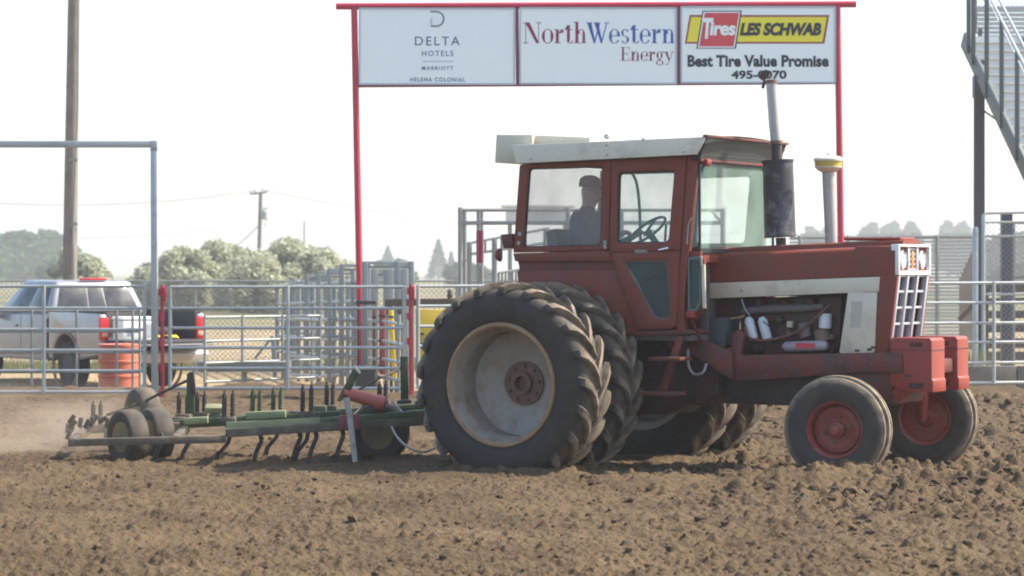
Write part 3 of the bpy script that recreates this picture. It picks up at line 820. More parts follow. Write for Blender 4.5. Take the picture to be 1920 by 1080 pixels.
for px, py, rr, mm in ((1470, 570, .05, M_belly), (1520, 566, .045, M_belly), (1425, 566, .05, M_belly), (1462, 600, .035, M_dark), (1560, 632, .03, M_hub), (1480, 625, .03, M_hub), (1562, 655, .035, M_belly), (1420, 652, .05, M_belly)):
    x, z = lp(px, py, -.24); MB().lathe([(rr, -.20), (rr, -.25), (rr * .7, -.27), (0, -.275)], 14, Matrix.Translation((x, 0, z))).build('engine_fitting', mm, T, smooth=True)
MB().prism(lps([(1314, 597), (1363, 594), (1360, 650), (1344, 655), (1318, 640)], -.40), -.40, -.12).build('battery_box', M_batt, T, bevel=.012)
MB().prism(lps([(1320, 560), (1330, 560), (1392, 556), (1390, 592), (1322, 596)], -.25), -.26, .26).build('bulkhead', M_belly, T, bevel=.01)
MB().prism(lps([(1588, 550), (1645, 545), (1640, 662), (1576, 664)], -.33), -.33, .33).build('radiator', M_dark, T, bevel=.01)

# --- exhaust stack and air pre-cleaner on the hood centre line
def cyl_px(name, pts, radii, lat, m, n=24):
    return MB().tube([P3(a, c, lat) for a, c in pts], radii, n).build(name, m, T, smooth=True)
ex = cyl_px('muffler', [(1463, 444), (1463, 442), (1462.5, 437), (1458.5, 306), (1458, 302), (1458, 300)], [.12, .136, .136, .132, .132, .115], -.05, M_muff, 28)
cyl_px('muffler_band', [(1463.2, 444), (1463, 441)], [.142, .142], -.05, M_muff, 28)
cyl_px('muffler_band', [(1458.2, 304), (1458, 300.5)], [.140, .140], -.05, M_muff, 28)
cyl_px('exhaust_neck', [(1465, 470), (1464, 446)], .045, -.05, M_dark)
cyl_px('exhaust_neck', [(1457.5, 302), (1456, 268)], .046, -.05, M_dark)
cyl_px('exhaust_clamp', [(1456.2, 270), (1456, 264)], .056, -.05, M_hub)
cyl_px('exhaust_pipe', [(1456, 268), (1452, 230), (1446, 152)], [.050, .050, .048], -.05, M_pipe)
cyl_px('exhaust_clamp', [(1446.3, 157), (1446, 150)], .054, -.05, M_hub)
fl = MB().lathe([(.050, 0), (.050, .01), (0, .012)], 18, Matrix.Translation(P3(1434, 141, -.05)) @ Matrix.Rotation(R(12), 4, 'Y') @ Matrix.Rotation(R(68), 4, 'Z') @ Matrix.Rotation(R(20), 4, 'X'))
fl.build('rain_flap', M_dark, T, smooth=True)
MB().bar(P3(1434, 150, -.05), P3(1430, 166, -.05), .03, .02).build('flap_counterweight', M_dark, T, bevel=.004)
cyl_px('intake_pipe', [(1559, 470), (1558, 440), (1553, 320)], [.052, .052, .054], .02, M_pipe)
cyl_px('pre_cleaner', [(1553, 323), (1553, 319), (1553, 314), (1553, 312)], [.06, .09, .115, .115], .02, M_cream, 32)
cyl_px('pre_cleaner', [(1553, 313), (1553, 301)], [.114, .118], .02, M_yel, 32)
cyl_px('pre_cleaner_cap', [(1553, 302), (1553, 298), (1553, 294), (1553, 291.5)], [.126, .126, .105, .05], .02, M_cream, 32)
cyl_px('cap_nut', [(1553, 292), (1553, 288)], .014, .02, M_steel, 10)

# --- cab
CL = .78
def both(fn):
    fn(-1); fn(1)
def side(name, poly, m, off=0, th=.05, bevel=.006, lat=CL):
    p = lps(poly, -lat)
    for sg in (-1, 1):
        MB().prism(p, sg * (lat + off - th), sg * (lat + off)).build(name, m, T, bevel=bevel)
# rear side window frame
ro = [(974, 309), (1146, 300), (1140, 469), (962, 474)]
ri = [(991, 316), (1130, 312), (1126, 460), (981, 464)]
dro = [(1148, 300), (1283, 294), (1268, 612), (1180, 618)]
win_o, win_i = round_poly(lps(ro, -CL), .015), round_poly(lps(ri, -CL), .03)
for sg in (-1, 1):
    MB().ring(win_o, win_i, sg * (CL - .05), sg * CL).build('rear_window_frame', M_red, T, bevel=.005)
    seal = round_poly(lps([(993, 318), (1128, 314), (1124, 458), (983, 462)], -CL), .03)
    MB().ring(win_i, seal, sg * (CL - .03), sg * (CL - .012)).build('window_seal', M_black, T)
    g = MB().prism(win_i, sg * (CL - .024), sg * (CL - .020)).build('rear_side_glass', M_glass, T)
# belt and lower quarter panel
side('quarter_belt', [(962, 475), (1140, 470), (1156, 500), (1150, 489), (966, 490)], M_red, 0, .05)
side('quarter_shaded_slope', [(966, 487), (1148, 484), (1166, 512), (1164, 524), (974, 520)], M_redlow, -.035, .03)  # recessed strip; its darker red paints in shade from the belt above
side('quarter_panel', [(967, 508), (1160, 506), (1186, 560), (1196, 622), (1130, 640), (1000, 640), (972, 560)], M_red, -.02, .035)
# door: frame ring with upper window, lower panel with the tapered kick window
doo = [(1147, 301), (1288, 293), (1276, 470), (1146, 474)]
doi = [(1160, 323), (1266, 319), (1255, 455), (1157, 456)]
for sg in (-1, 1):
    oo, ii = round_poly(lps(doo, -CL), .02), round_poly(lps(doi, -CL), .045)
    d = MB().ring(oo, ii, sg * (CL - .04), sg * (CL + .012)).build('door', M_red, T, bevel=.005)
    sl = round_poly(lps([(1162, 325), (1264, 321), (1253, 453), (1159, 454)], -CL), .042)
    MB().ring(ii, sl, sg * (CL - .03), sg * (CL - .004)).build('window_seal', M_black, d)
    MB().prism(ii, sg * (CL - .02), sg * (CL - .016)).build('door_glass', M_glassg, d)
    lo = [(1146, 474.5), (1276, 470.5), (1268, 608), (1262, 616), (1196, 618)]
    li = [(1169, 489), (1252, 489), (1259, 594), (1250, 599), (1228, 597)]
    oo, ii = round_poly(lps(lo, -CL), .02), round_poly(lps(li, -CL), .035)
    MB().ring(oo, ii, sg * (CL - .04), sg * (CL + .012)).build('door_panel', M_red, d, bevel=.005)
    sl = round_poly(lps([(1172, 491), (1250, 491), (1257, 592), (1249, 597), (1229, 595)], -CL), .035)
    MB().ring(ii, sl, sg * (CL - .03), sg * (CL + .002)).build('window_seal', mat('grey_green_seal', (.10, .12, .11), .6), d)
    MB().prism(ii, sg * (CL - .02), sg * (CL - .016)).build('kick_glass', M_glassd, d)
    a, c = P3(1238, 469, -CL), P3(1258, 465, -CL)
    a.y = c.y = sg * (CL + .035)
    MB().tube([a, (a + c) / 2, c], [.009, .014, .016], 10).build('handle', M_chrome, d, smooth=True)
    a = P3(1203, 472, -CL); a.y = sg * (CL + .013)
    MB().box(a.x - .06, a.x + .06, min(sg * (CL + .011), sg * (CL + .017)), max(sg * (CL + .011), sg * (CL + .017)), a.z - .018, a.z + .018).build('maker_plate', mat('tarnished_plate', (.20, .17, .15), .4, .4), d, bevel=.006)
for px, py in ((1136, 455), (1136, 463), (976, 439), (974, 456)):
    a = P3(px, py, -CL)
    MB().box(a.x - .014, a.x + .014, -CL - .022, -CL + .0, a.z - .018, a.z + .018).build('hinge', M_steel, T, bevel=.005)
# front pillar of the cab, windshield post with seal further forward
side('front_pillar', [(1289, 292), (1308, 290), (1291, 470), (1283, 560), (1284, 622), (1268, 622), (1270, 560), (1277, 470)], M_red, .004, .07)
sp = [(1308, 290), (1312, 292), (1310, 552), (1304, 558), (1291, 470)]
side('corner_glass', [(1307, 300), (1310, 300), (1309, 460), (1292, 466)], M_glassg, -.03, .004, 0)
side('windshield_post', [(1306.5, 300), (1310.5, 300), (1311, 468), (1307, 468)], M_black, -.02, .02, .002)
side('corner_panel', [(1290, 471), (1312, 471), (1312, 484), (1288, 484)], M_red, -.02, .03, .003)
side('corner_lower_panel', [(1287, 484), (1316, 484), (1316, 578), (1300, 600), (1284, 600)], M_red, -.05, .03, .003)
ko, ki = round_poly(lps([(1289, 482), (1315, 480), (1314, 570), (1306, 586), (1290, 588)], -.77), .02), round_poly(lps([(1293, 488), (1312, 487), (1311, 565), (1304, 578), (1294, 580)], -.77), .02)
for sg in (-1, 1):
    MB().ring(ko, ki, sg * .735, sg * .775).build('kick_window_frame', mat('grey_green_seal', (.10, .12, .11), .6), T, bevel=.004)
    MB().prism(ki, sg * .75, sg * .755).build('front_kick_glass', M_glassd, T)
a, c = P3(1319, 496, -.76), P3(1321, 578, -.76)
MB().bar(a, c, .02, .03).build('wiper_rail', M_cream, T, bevel=.004)
# windshield, between the two posts
u0, u1 = P3(1310, 300, -.755), P3(1310, 470, -.755)
ws = MB()
for th in (0, .005):
    pass
ws.add([u0, u1, (u1.x, .755, u1.z), (u0.x, .755, u0.z), u0 + Vector((.006, 0, 0)), u1 + Vector((.006, 0, 0)), (u1.x + .006, .755, u1.z), (u0.x + .006, .755, u0.z)],
       [(0, 1, 2, 3), (7, 6, 5, 4), (1, 0, 4, 5), (3, 2, 6, 7)])
ws.build('windshield', M_glassg, T)
MB().bar((u0.x + .003, -.75, u0.z - .01), (u0.x + .003, .75, u0.z - .01), .03, .04).build('windshield_trim', M_black, T)
MB().bar((u1.x + .003, -.75, u1.z + .0), (u1.x + .003, .75, u1.z + .0), .03, .04).build('windshield_trim', M_black, T)
MB().bar((u1.x - .02, -.74, u1.z - .06), (u1.x - .02, .74, u1.z - .06), .05, .09).build('cowl', M_red, T, bevel=.01)
MB().tube([P3(1382, 305, .1), P3(1400, 316, .3), P3(1408, 330, .3)], .010, 8).build('wiper_arm', M_black, T, smooth=True)
MB().tube([P3(1297, 408, -.80), P3(1291, 420, -.80), P3(1288, 458, -.80)], .006, 8).build('grab_rail', M_steel, T, smooth=True)
# rear of the cab
xr = lp(966, 400, -CL)[0] + .03
zs = lp(966, 480, -CL)[1]; zt_ = lp(975, 309, -CL)[1]
rb = MB()
rb.box(xr - .02, xr + .03, -CL + .05, CL - .05, .95, zs)
rb.build('rear_panel', M_red, T, bevel=.006)
MB().prism([(xr - .012, zs), (xr - .007, zs), (lp(980, 312, -CL)[0] + .005, zt_), (lp(980, 312, -CL)[0], zt_)], -CL + .05, CL - .05).build('rear_glass', M_glass, T)
MB().box(xr + .03, 1.30, -CL + .05, CL - .05, 1.12, 1.17).build('cab_floor', M_inner, T)
MB().prism([(1.30, 1.17), (1.30, 1.88), (1.25, 1.90), (1.22, 1.17)], -.42, .42).build('instrument_panel', M_inner, T, bevel=.02)
# far B pillar trim strip and interior bits come with the mirrored frames
ca = P3(1192, 322, .55); cb = P3(1206, 455, .55)
MB().tube(spl([P3(1184, 322, .5), P3(1194, 345, .5), P3(1199, 390, .5), P3(1201, 456, .5)]), .014, 8).build('interior_hose', M_black, T, smooth=True)
# seat and steering wheel
seat = MB(); seat.box(-.30, .20, -.24, .24, 1.52, 1.64); seat.build('seat', M_black, T, bevel=.03)
MB().prism([(-.36, 1.60), (-.24, 1.62), (-.30, 2.10), (-.42, 2.08)], -.23, .23).build('seat_back', M_black, T, bevel=.03)
MB().box(-.12, .02, -.10, .10, 1.17, 1.53).build('seat_pedestal', M_inner, T, bevel=.01)
SWC = P3(1214, 432, 0.0)
rot = Matrix.Translation(SWC) @ Matrix.Rotation(R(-38), 4, 'Y')
rp = []
for k in range(33):
    a = 2 * math.pi * k / 32
    rp.append(rot @ Vector((.19 * math.cos(a), .19 * math.sin(a), 0)))
sw = MB().tube(rp, .013, 8, caps=False); sw.build('steering_wheel', M_black, T, smooth=True)
spk = MB()
for a in (90, 210, 330):
    spk.bar(SWC, rot @ Vector((.19 * math.cos(R(a)), .19 * math.sin(R(a)), 0)), .025, .008)
spk.build('steering_spokes', M_black, T)
MB().tube([SWC, SWC + Vector((.28, 0, -.36))], .03, 12).build('steering_column', M_black, T, smooth=True)
MB().tube([P3(1249, 420, -.3), P3(1247, 452, -.3)], .012, 8).build('control_lever', M_black, T, smooth=True)
# roof
RL = .84
rp_ = [(958, 272), (1323, 256), (1308, 290), (970, 307)]
fasc = lps(rp_, -RL)
for sg in (-1, 1):
    b = MB()
    q = [(x, sg * (RL - .01), z) for x, z in (fasc[0], fasc[1])] + [(x, sg * (RL + .03), z) for x, z in (fasc[2], fasc[3])]
    q2 = [(p[0], p[1] - sg * .03, p[2]) for p in q]
    b.add(q + q2, [(0, 1, 2, 3), (7, 6, 5, 4), (0, 4, 5, 1), (1, 5, 6, 2), (2, 6, 7, 3), (3, 7, 4, 0)])
    b.build('roof_fascia', M_cream, T, bevel=.006)
    for px, py in ((996, 298), (1138, 291), (1138, 272), (1283, 285), (1206, 261)):
        x, z = lp(px, py, -RL - .02)
        MB().lathe([(.011, 0), (.011, sg * .012), (0, sg * .014)], 10, Matrix.Translation((x, sg * (RL + .014), z))).build('roof_bolt', M_steel, T)
x0r, x1r = fasc[0][0], fasc[1][0]
z0r, z1r = fasc[0][1], fasc[1][1]
rf = MB()
nx, ny = 2, 12
vs, fs = [], []
for i in range(nx):
    for j in range(ny + 1):
        y = -RL + .01 + (2 * RL - .02) * j / ny
        cr_ = .035 * (1 - (2 * j / ny - 1) ** 2)
        vs.append(((x0r, x1r)[i], y, (z0r, z1r)[i] + cr_ - .004))
for j in range(ny): fs.append((j, j + 1, ny + 2 + j, ny + 1 + j))
k0 = len(vs)
vs += [(v[0], v[1], v[2] - .05) for v in vs[:]]
for j in range(ny): fs.append((k0 + j, k0 + ny + 1 + j, k0 + ny + 2 + j, k0 + j + 1))
rf.add(vs, fs)
rf.build('roof', M_cream, T, smooth=True)
MB().prism([(fasc[3][0] + .01, fasc[3][1] + .004), (fasc[2][0], fasc[2][1] + .004), (fasc[2][0], fasc[2][1] + .03), (fasc[3][0] + .01, fasc[3][1] + .03)], -RL + .02, RL - .02).build('headliner', M_inner, T)
x, z = lp(1138, 263, -RL); MB().lathe([(.022, -.012), (.022, .012), (.010, .012), (.010, -.012)], 16, Matrix.Translation((x, -RL, z + .03)), close=True).build('lifting_eye', M_steel, T)
# air unit at the back of the roof
bu = lps([(930, 252), (998, 252), (1000, 300), (970, 307), (927, 305)], -.60)
MB().prism(bu, -.60, .60).build('rear_roof_unit', M_cream, T, bevel=.012)
x, z = lp(1000, 254, -.55); x2, z2 = lp(1106, 257, -.55)
MB().prism([(x, z - .10), (x, z + .004), (x2, z2 + .0), (x2, z2 - .10)], -.55, .55).build('roof_hatch', M_cream, T, bevel=.01)
# front visor: slopes back down from the roof's front edge to the windshield head
V0, V1 = lp(1322, 256, -RL), lp(1308, 298, -RL + .06)
vx = V0[0]
vis = MB()
vis.add([(vx, -RL + .03, V0[1]), (vx, RL - .03, V0[1]), (u0.x + .01, RL - .08, u0.z + .005), (u0.x + .01, -RL + .08, u0.z + .005)], [(0, 1, 2, 3)])
vis.add([(vx - .03, -RL + .03, V0[1]), (vx - .03, RL - .03, V0[1]), (u0.x - .02, RL - .08, u0.z + .005), (u0.x - .02, -RL + .08, u0.z + .005)], [(3, 2, 1, 0)])
vis.build('visor', M_visor, T)
MB().bar((vx, -RL + .0, V0[1] + .006), (vx, RL - .0, V0[1] + .006), .045, .022).build('visor_lip', M_redlow, T, bevel=.004)
for sg in (-1, 1):
    MB().prism([(vx + .01, V0[1]), (vx - .06, V0[1]), (u0.x - .04, u0.z), (u0.x + .03, u0.z)], sg * (RL - .02), sg * (RL - .055)).build('visor_end', M_redlow if sg > 0 else M_black, T, bevel=.004)
    MB().box(u0.x - .02, u0.x + .07, sg * (RL - .16) - .045, sg * (RL - .16) + .045, u0.z - .045, u0.z + .01).build('marker_lamp', M_weight, T, bevel=.015)
MB().bar((u0.x + .02, -RL + .06, u0.z), (u0.x + .02, RL - .06, u0.z), .03, .02).build('visor_rail', M_redlow, T)
# rear marker lamp on its bracket
a = P3(948, 452, -.80)
MB().prism(lps([(944, 440), (966, 438), (966, 465), (950, 466)], -.74), -.80, -.70).build('lamp_bracket', M_redlow, T, bevel=.008)
M = Matrix.Translation(P3(938, 478, -.76)) @ Matrix.Rotation(R(-70), 4, 'Z')
MB().lathe([(.0, -.05), (.03, -.045), (.055, -.02), (.060, .0), (.055, .012), (0, .014)], 20, M).build('rear_lamp', M_redlow, T, smooth=True)
# steps hanging from the cab
for (pa, pb) in (((1222, 672), (1283, 673)), ((1208, 737), (1272, 738))):
    x0_, z_ = lp(pa[0], pa[1], -.90); x1_, _ = lp(pb[0], pb[1], -.90)
    MB().box(x0_, x1_, -.98, -.74, z_ - .015, z_ + .015).build('step', M_redlow, T, bevel=.008)
for py0, py1 in (((1276, 630), (1240, 742)),):
    a, c = P3(*py0, -.76), P3(*py1, -.76)
    MB().bar(a, c, .07, .02, up=(0, 1, 0)).build('step_hanger', M_redlow, T, bevel=.006)
MB().prism(lps([(1188, 622), (1296, 618), (1298, 626), (1190, 630)], -.74), -.78, -.10).build('cab_sill', M_redlow, T, bevel=.008)
MB().prism(lps([(1184, 628), (1262, 628), (1240, 700), (1190, 760), (1140, 700)], -.34), -.34, -.30).build('side_shield', M_belly, T, bevel=.01)
MB().tube(spl([ep(1290, 655, -.52), ep(1291, 685, -.53), ep(1302, 702, -.53), ep(1318, 698, -.53), ep(1324, 682, -.50)]), .012, 8).build('hydraulic_hose', M_steel, T, smooth=True)
MB().tube([ep(1296, 598, -.76), ep(1306, 620, -.70), ep(1316, 640, -.55)], .010, 8).build('brake_hose', M_redlow, T, smooth=True)
MB().box(lp(1290, 590, -.78)[0], lp(1304, 590, -.78)[0], -.83, -.76, lp(1290, 596, -.78)[1], lp(1290, 582, -.78)[1]).build('step_lamp', M_weight, T, bevel=.012)
# ---------------------------------------------------------------- helpers for things laid out in world coordinates
def wb(b, name, m, root, parent=None, **kw):
    O = root.location
    b.v = [(p[0] - O.x, p[1] - O.y, p[2] - O.z) for p in b.v]
    return b.build(name, m, parent or root, **kw)

# ---------------------------------------------------------------- driver
drv = empty('person', (0, 0, 0))
c_, s_ = math.cos(TH), math.sin(TH)
px_, py_ = tw(-.10, 0)
drv.location = (px_, py_, 1.64); drv.rotation_euler = (0, 0, -TH)
tag(drv, 'person in slate shirt and cap sitting at the wheel inside tractor cab', 'person')
J = {  # joints in the tractor's directions, origin on the seat
 'pelvis': ((-.06, 0, .10), .13), 'waist': ((-.05, 0, .24), .125), 'chest': ((-.03, 0, .46), .17), 'neck0': ((-.01, 0, .61), .085), 'neck': ((.01, 0, .66), .055),
 'head0': ((.03, 0, .73), .092), 'head1': ((.03, 0, .80), .104), 'head2': ((.015, 0, .87), .072),
 'shR': ((-.02, -.19, .55), .08), 'elR': ((.09, -.25, .26), .046), 'wrR': ((.36, -.17, .38), .032), 'haR': ((.44, -.15, .42), .034),
 'shL': ((-.02, .19, .55), .08), 'elL': ((.09, .25, .26), .046), 'wrL': ((.36, .17, .38), .032), 'haL': ((.44, .15, .42), .034),
 'hiR': ((.0, -.10, .085), .095), 'knR': ((.42, -.13, .10), .065), 'anR': ((.50, -.13, -.33), .045), 'toR': ((.64, -.13, -.40), .038),
 'hiL': ((.0, .10, .085), .095), 'knL': ((.42, .13, .10), .065), 'anL': ((.50, .13, -.33), .045), 'toL': ((.64, .13, -.40), .038)}
keys = list(J)
E = [('pelvis', 'waist'), ('waist', 'chest'), ('chest', 'neck0'), ('neck0', 'neck'), ('neck', 'head0'), ('head0', 'head1'), ('head1', 'head2'),
     ('chest', 'shR'), ('shR', 'elR'), ('elR', 'wrR'), ('wrR', 'haR'), ('chest', 'shL'), ('shL', 'elL'), ('elL', 'wrL'), ('wrL', 'haL'),
     ('pelvis', 'hiR'), ('hiR', 'knR'), ('knR', 'anR'), ('anR', 'toR'), ('pelvis', 'hiL'), ('hiL', 'knL'), ('knL', 'anL'), ('anL', 'toL')]
vlist = [list(J[k][0]) for k in keys]; rlist = [J[k][1] for k in keys]; elist = [(keys.index(a), keys.index(b)) for a, b in E]
for sg, h in ((-1, 'haR'), (1, 'haL')):        # fingers closing on the wheel rim, thumb from the side of the palm
    base = Vector(J[h][0])
    for k, (dy, ln) in enumerate(((-.026, .9), (-.009, 1.0), (.009, .95), (.026, .78))):
        i0 = len(vlist)
        vlist += [base + Vector((.035, dy, .005)), base + Vector((.035 + .032 * ln, dy, -.005)), base + Vector((.035 + .036 * ln, dy, -.035))]
        rlist += [.0095, .009, .008]; elist += [(keys.index(h), i0), (i0, i0 + 1), (i0 + 1, i0 + 2)]
    i0 = len(vlist)
    vlist += [base + Vector((.01, -sg * .038, -.01)), base + Vector((.04, -sg * .045, -.03))]
    rlist += [.0105, .009]; elist += [(keys.index(h), i0), (i0, i0 + 1)]
i0 = len(vlist); vlist.append([.135, 0, .765]); rlist.append(.014); elist.append((keys.index('head1'), i0))     # nose
me = bpy.data.meshes.new('body'); me.from_pydata([tuple(v) for v in vlist], elist, [])
body = bpy.data.objects.new('body', me); COL.objects.link(body)
sk = body.modifiers.new('skin', 'SKIN')
for i, r in enumerate(rlist): me.skin_vertices[0].data[i].radius = (r, r)
me.skin_vertices[0].data[0].use_root = True
sb = body.modifiers.new('sub', 'SUBSURF'); sb.levels = 2; sb.render_levels = 2
dg = bpy.context.evaluated_depsgraph_get(); dg.update()
me2 = bpy.data.meshes.new_from_object(body.evaluated_get(dg))
bpy.data.objects.remove(body)
me2.materials.clear()
for m_ in (M_shirt, M_skin, M_denim): me2.materials.append(m_)
for p in me2.polygons:
    c = p.center
    p.material_index = 1 if (c.z > .655 or (c.x > .30 and c.z > .25)) else (2 if c.z < .17 else 0)
    p.use_smooth = True
me2.name = 'body'
body = bpy.data.objects.new('body', me2); COL.objects.link(body); body.parent = drv
cap = MB()
for i in range(6):
    pass
cap.lathe([(.098, 0), (.100, .03), (.088, .075), (.05, .10), (0, .105)], 20, Matrix.Translation((.02, 0, .835)) @ Matrix.Rotation(R(90), 4, 'X'))
cap.prism([(.08, .838), (.20, .82), (.20, .828), (.08, .848)], -.07, .07)
cap.build('cap', M_cap, drv, smooth=True)
ey = MB()
for y in (-.032, .032): ey.box(.112, .122, y - .013, y + .013, .778, .786)
ey.build('eyes', M_dark, drv)
MB().box(.108, .118, -.025, .025, .722, .729).build('mouth', M_hub, drv)

# ---------------------------------------------------------------- field cultivator
cul = empty('field_cultivator', W(470, 870, 24.2) * 1.0)
cul.location.z = 0
tag(cul, 'low green field cultivator with spring tines towed behind the tractor', 'cultivator')
def cb(b, name, m, parent=None, **kw): return wb(b, name, m, cul, parent, **kw)
dN, dFar = 23.75, 25.1
# near rail in two lengths, far rail, cross members
cb(MB().bar(W(128, 830, 23.6), W(424, 823, dN), .07, .065), 'frame_tube', M_impl, bevel=.006)
cb(MB().bar(W(426, 812, dN), W(835, 787, 24.0), .08, .075), 'frame_tube', M_impl, bevel=.006)
cb(MB().bar(W(424, 801, 23.82), W(600, 792, 23.9), .02, .09), 'frame_plate', M_lgreen, bevel=.004)
cb(MB().bar(W(600, 790, 23.9), W(832, 772, 24.0), .06, .06), 'frame_tube', M_green, bevel=.006)
cb(MB().bar(W(462, 780, 24.4), W(536, 776, 24.4), .09, .07), 'frame_tube', M_lgreen, bevel=.006)
cb(MB().bar(W(345, 790, 24.3), W(390, 787, 24.3), .08, .06), 'frame_tube', M_lgreen, bevel=.006)
cb(MB().bar(W(150, 806, dFar), W(820, 762, 25.2), .08, .08), 'frame_tube', M_green, bevel=.006)
cb(MB().bar(W(250, 800, 24.4), W(640, 778, 24.5), .08, .08), 'frame_tube', M_green, bevel=.006)
for a, d1, e, d2 in (((135, 828), 23.6, (165, 806), 25.1), ((330, 824), 23.7, (360, 790), 25.1), ((430, 812), 23.75, (480, 782), 25.1), ((560, 803), 23.8, (590, 776), 25.15), ((650, 798), 23.9, (680, 772), 25.2), ((770, 790), 24.0, (800, 764), 25.2)):
    cb(MB().bar(W(*a, d1), W(*e, d2), .07, .07), 'cross_member', M_impl, bevel=.006)
# hitch tongue to the drawbar
hx_, hy_ = tw(-.70, 0)
cb(MB().bar(W(760, 778, 24.4), (hx_, hy_, .46), .09, .08), 'tongue', M_green, bevel=.006)
cb(MB().bar(W(795, 765, 24.6), W(880, 775, 24.6), .07, .06), 'tongue', M_lgreen, bevel=.006)
# tine assemblies: a pair of upright trip springs on a clamp, with a curved shank below
def tine(px, ytop, ybot, d, col, gap=7, shank=True):
    ctr = W(px, ybot, d)
    tp = W(px, ytop, d)
    h = tp.z - ctr.z
    for sgn in (-1, 1):
        b = MB()
        x = ctr.x + sgn * gap / F * d
        b.tube([(x, d, ctr.z), (x + .004, d, tp.z - .03)], .020, 10)
        b.tube([(x + .004, d, tp.z - .03), (x + .004, d, tp.z)], .010, 8)
        for q in range(7):          # coils
            z = ctr.z + (h - .05) * (q + .5) / 7
            b.lathe([(.023, -.006), (.026, 0), (.023, .006), (.018, .006), (.018, -.006)], 10, Matrix.Translation((x + .004 * q / 7, d, z)) @ Matrix.Rotation(R(90), 4, 'X'), close=True)
        cb(b, 'trip_spring', col, smooth=True)
    cb(MB().box(ctr.x - .07, ctr.x + .07, d - .04, d + .04, ctr.z - .05, ctr.z + .012), 'spring_clamp', M_impl, bevel=.01)
    if shank:
        p0 = Vector((ctr.x - .03, d, ctr.z - .03))
        g = .0
        zs_ = p0.z
        pts_ = [p0 + Vector((0, 0, 0)), Vector((p0.x + .05, d, zs_ * .72)), Vector((p0.x + .03, d, zs_ * .45)), Vector((p0.x - .05, d, zs_ * .2)), Vector((p0.x - .08, d, -.03))]
        b = MB()
        for q in range(4): b.bar(pts_[q], pts_[q + 1], .055, .034, up=(1, 0, 0))
        cb(b, 'shank', M_spring, bevel=.003)
        cb(MB().bar(Vector((p0.x - .06, d, .09)), Vector((p0.x - .10, d, -.05)), .12, .015, up=(1, 0, 0)), 'sweep', M_spring, bevel=.003)
tine(181, 752, 800, 24.9, M_spring, shank=False)
tine(343, 735, 778, 25.0, M_spring, 8, shank=False)
tine(376, 734, 775, 24.8, M_spring, shank=False)
tine(428, 732, 784, 24.1, M_spring, 8)
tine(480, 728, 774, 24.7, M_green, shank=False)
tine(519, 726, 772, 24.9, M_green)
tine(575, 720, 774, 24.2, M_spring, 8)
tine(618, 716, 762, 25.0, M_spring, 6, shank=False)
tine(717, 714, 756, 25.0, M_spring, 6, shank=False)
for px, py, d in ((300, 812, 24.0), (487, 812, 24.0), (560, 806, 24.2), (590, 803, 24.0), (640, 800, 23.9), (350, 818, 24.0)):
    p0 = W(px, py, d)
    b = MB()
    pts_ = [p0, Vector((p0.x + .02, d, p0.z * .75)), Vector((p0.x - .03, d, p0.z * .35)), Vector((p0.x - .06, d, -.04))]
    for q in range(3): b.bar(pts_[q], pts_[q + 1], .06, .038, up=(1, 0, 0))
    cb(b, 'shank', M_spring, bevel=.003)
# posts, lift lever, hydraulic cylinder, jack, hoses, cable
cb(MB().bar(W(357, 776, 24.6), W(358, 700, 24.6), .075, .03, up=(0, 1, 0)), 'mast_post', M_green, bevel=.006)
cb(MB().bar(W(363, 740, 24.58), W(359, 697, 24.58), .05, .05, up=(0, 1, 0)), 'mast_post', M_spring, bevel=.006)
cb(MB().bar(W(759, 752, 24.8), W(758, 668, 24.8), .075, .05, up=(0, 1, 0)), 'mast_post', M_green, bevel=.006)
cb(MB().bar(W(745, 754, 24.8), W(772, 752, 24.8), .10, .04), 'mast_foot', M_dark, bevel=.01)
lv = MB(); q = [W(632, 750, 24.0), W(636, 754, 24.0), W(652, 744, 24.0), W(674, 698, 24.0), W(664, 688, 24.0)]
lv.add([p + Vector((0, -.03, 0)) for p in q] + [p + Vector((0, .03, 0)) for p in q], [(0, 1, 2, 3, 4), (9, 8, 7, 6, 5)] + [(i, (i + 1) % 5, (i + 1) % 5 + 5, i + 5) for i in range(5)])
cb(lv, 'lift_lever', M_green, bevel=.006)
cb(MB().bar(W(664, 687, 24.0), W(675, 700, 24.0), .07, .02), 'lever_plate', M_cream, bevel=.004)
a, e = W(646, 736, 23.95), W(720, 757, 23.95)
d_ = e - a
cb(MB().tube([a + d_ * .12, a + d_ * .14, a + d_ * .78, a + d_ * .80, a + d_ * 1.0], [.03, .058, .058, .066, .066], 18), 'hydraulic_cylinder', M_cyl, smooth=True)
cb(MB().tube([a - d_ * .02, a + d_ * .14], .030, 12), 'cylinder_rod', M_cyl, smooth=True)
cb(MB().tube([W(710, 757, 23.98), W(722, 764, 23.98)], .075, 14), 'cylinder_mount', M_redlow, smooth=True)
cb(MB().bar(W(636, 792, 23.72), W(674, 790, 23.74), .05, .13), 'jack_bracket', mat('faded_crimson', (.19, .05, .055), .7, var=.25), bevel=.01)
cb(MB().tube([W(649, 746, 23.65), W(655, 775, 23.64), W(666, 866, 23.62)], [.030, .027, .024], 12), 'parking_jack', mat('worn_white_tube', (.36, .34, .31), .6, var=.25, scale=12, dirt=DUST, dirt_amt=.4, dirt_scale=9), smooth=True)
cb(MB().tube(spl([W(734, 800, 23.8), W(745, 820, 23.75), W(762, 836, 23.7), W(785, 847, 23.7), W(805, 845, 23.75), W(824, 834, 23.9)]), .011, 8), 'hydraulic_hose', M_steel, smooth=True)
cb(MB().tube([W(735, 752, 24.0), W(752, 770, 23.95), W(764, 782, 23.95)], .010, 8), 'hydraulic_hose', M_steel, smooth=True)
cb(MB().tube([W(200, 778, 24.9), W(262, 757, 24.8), W(300, 738, 24.7), W(354, 712, 24.6)], .013, 8), 'tie_cable', M_spring, smooth=True)
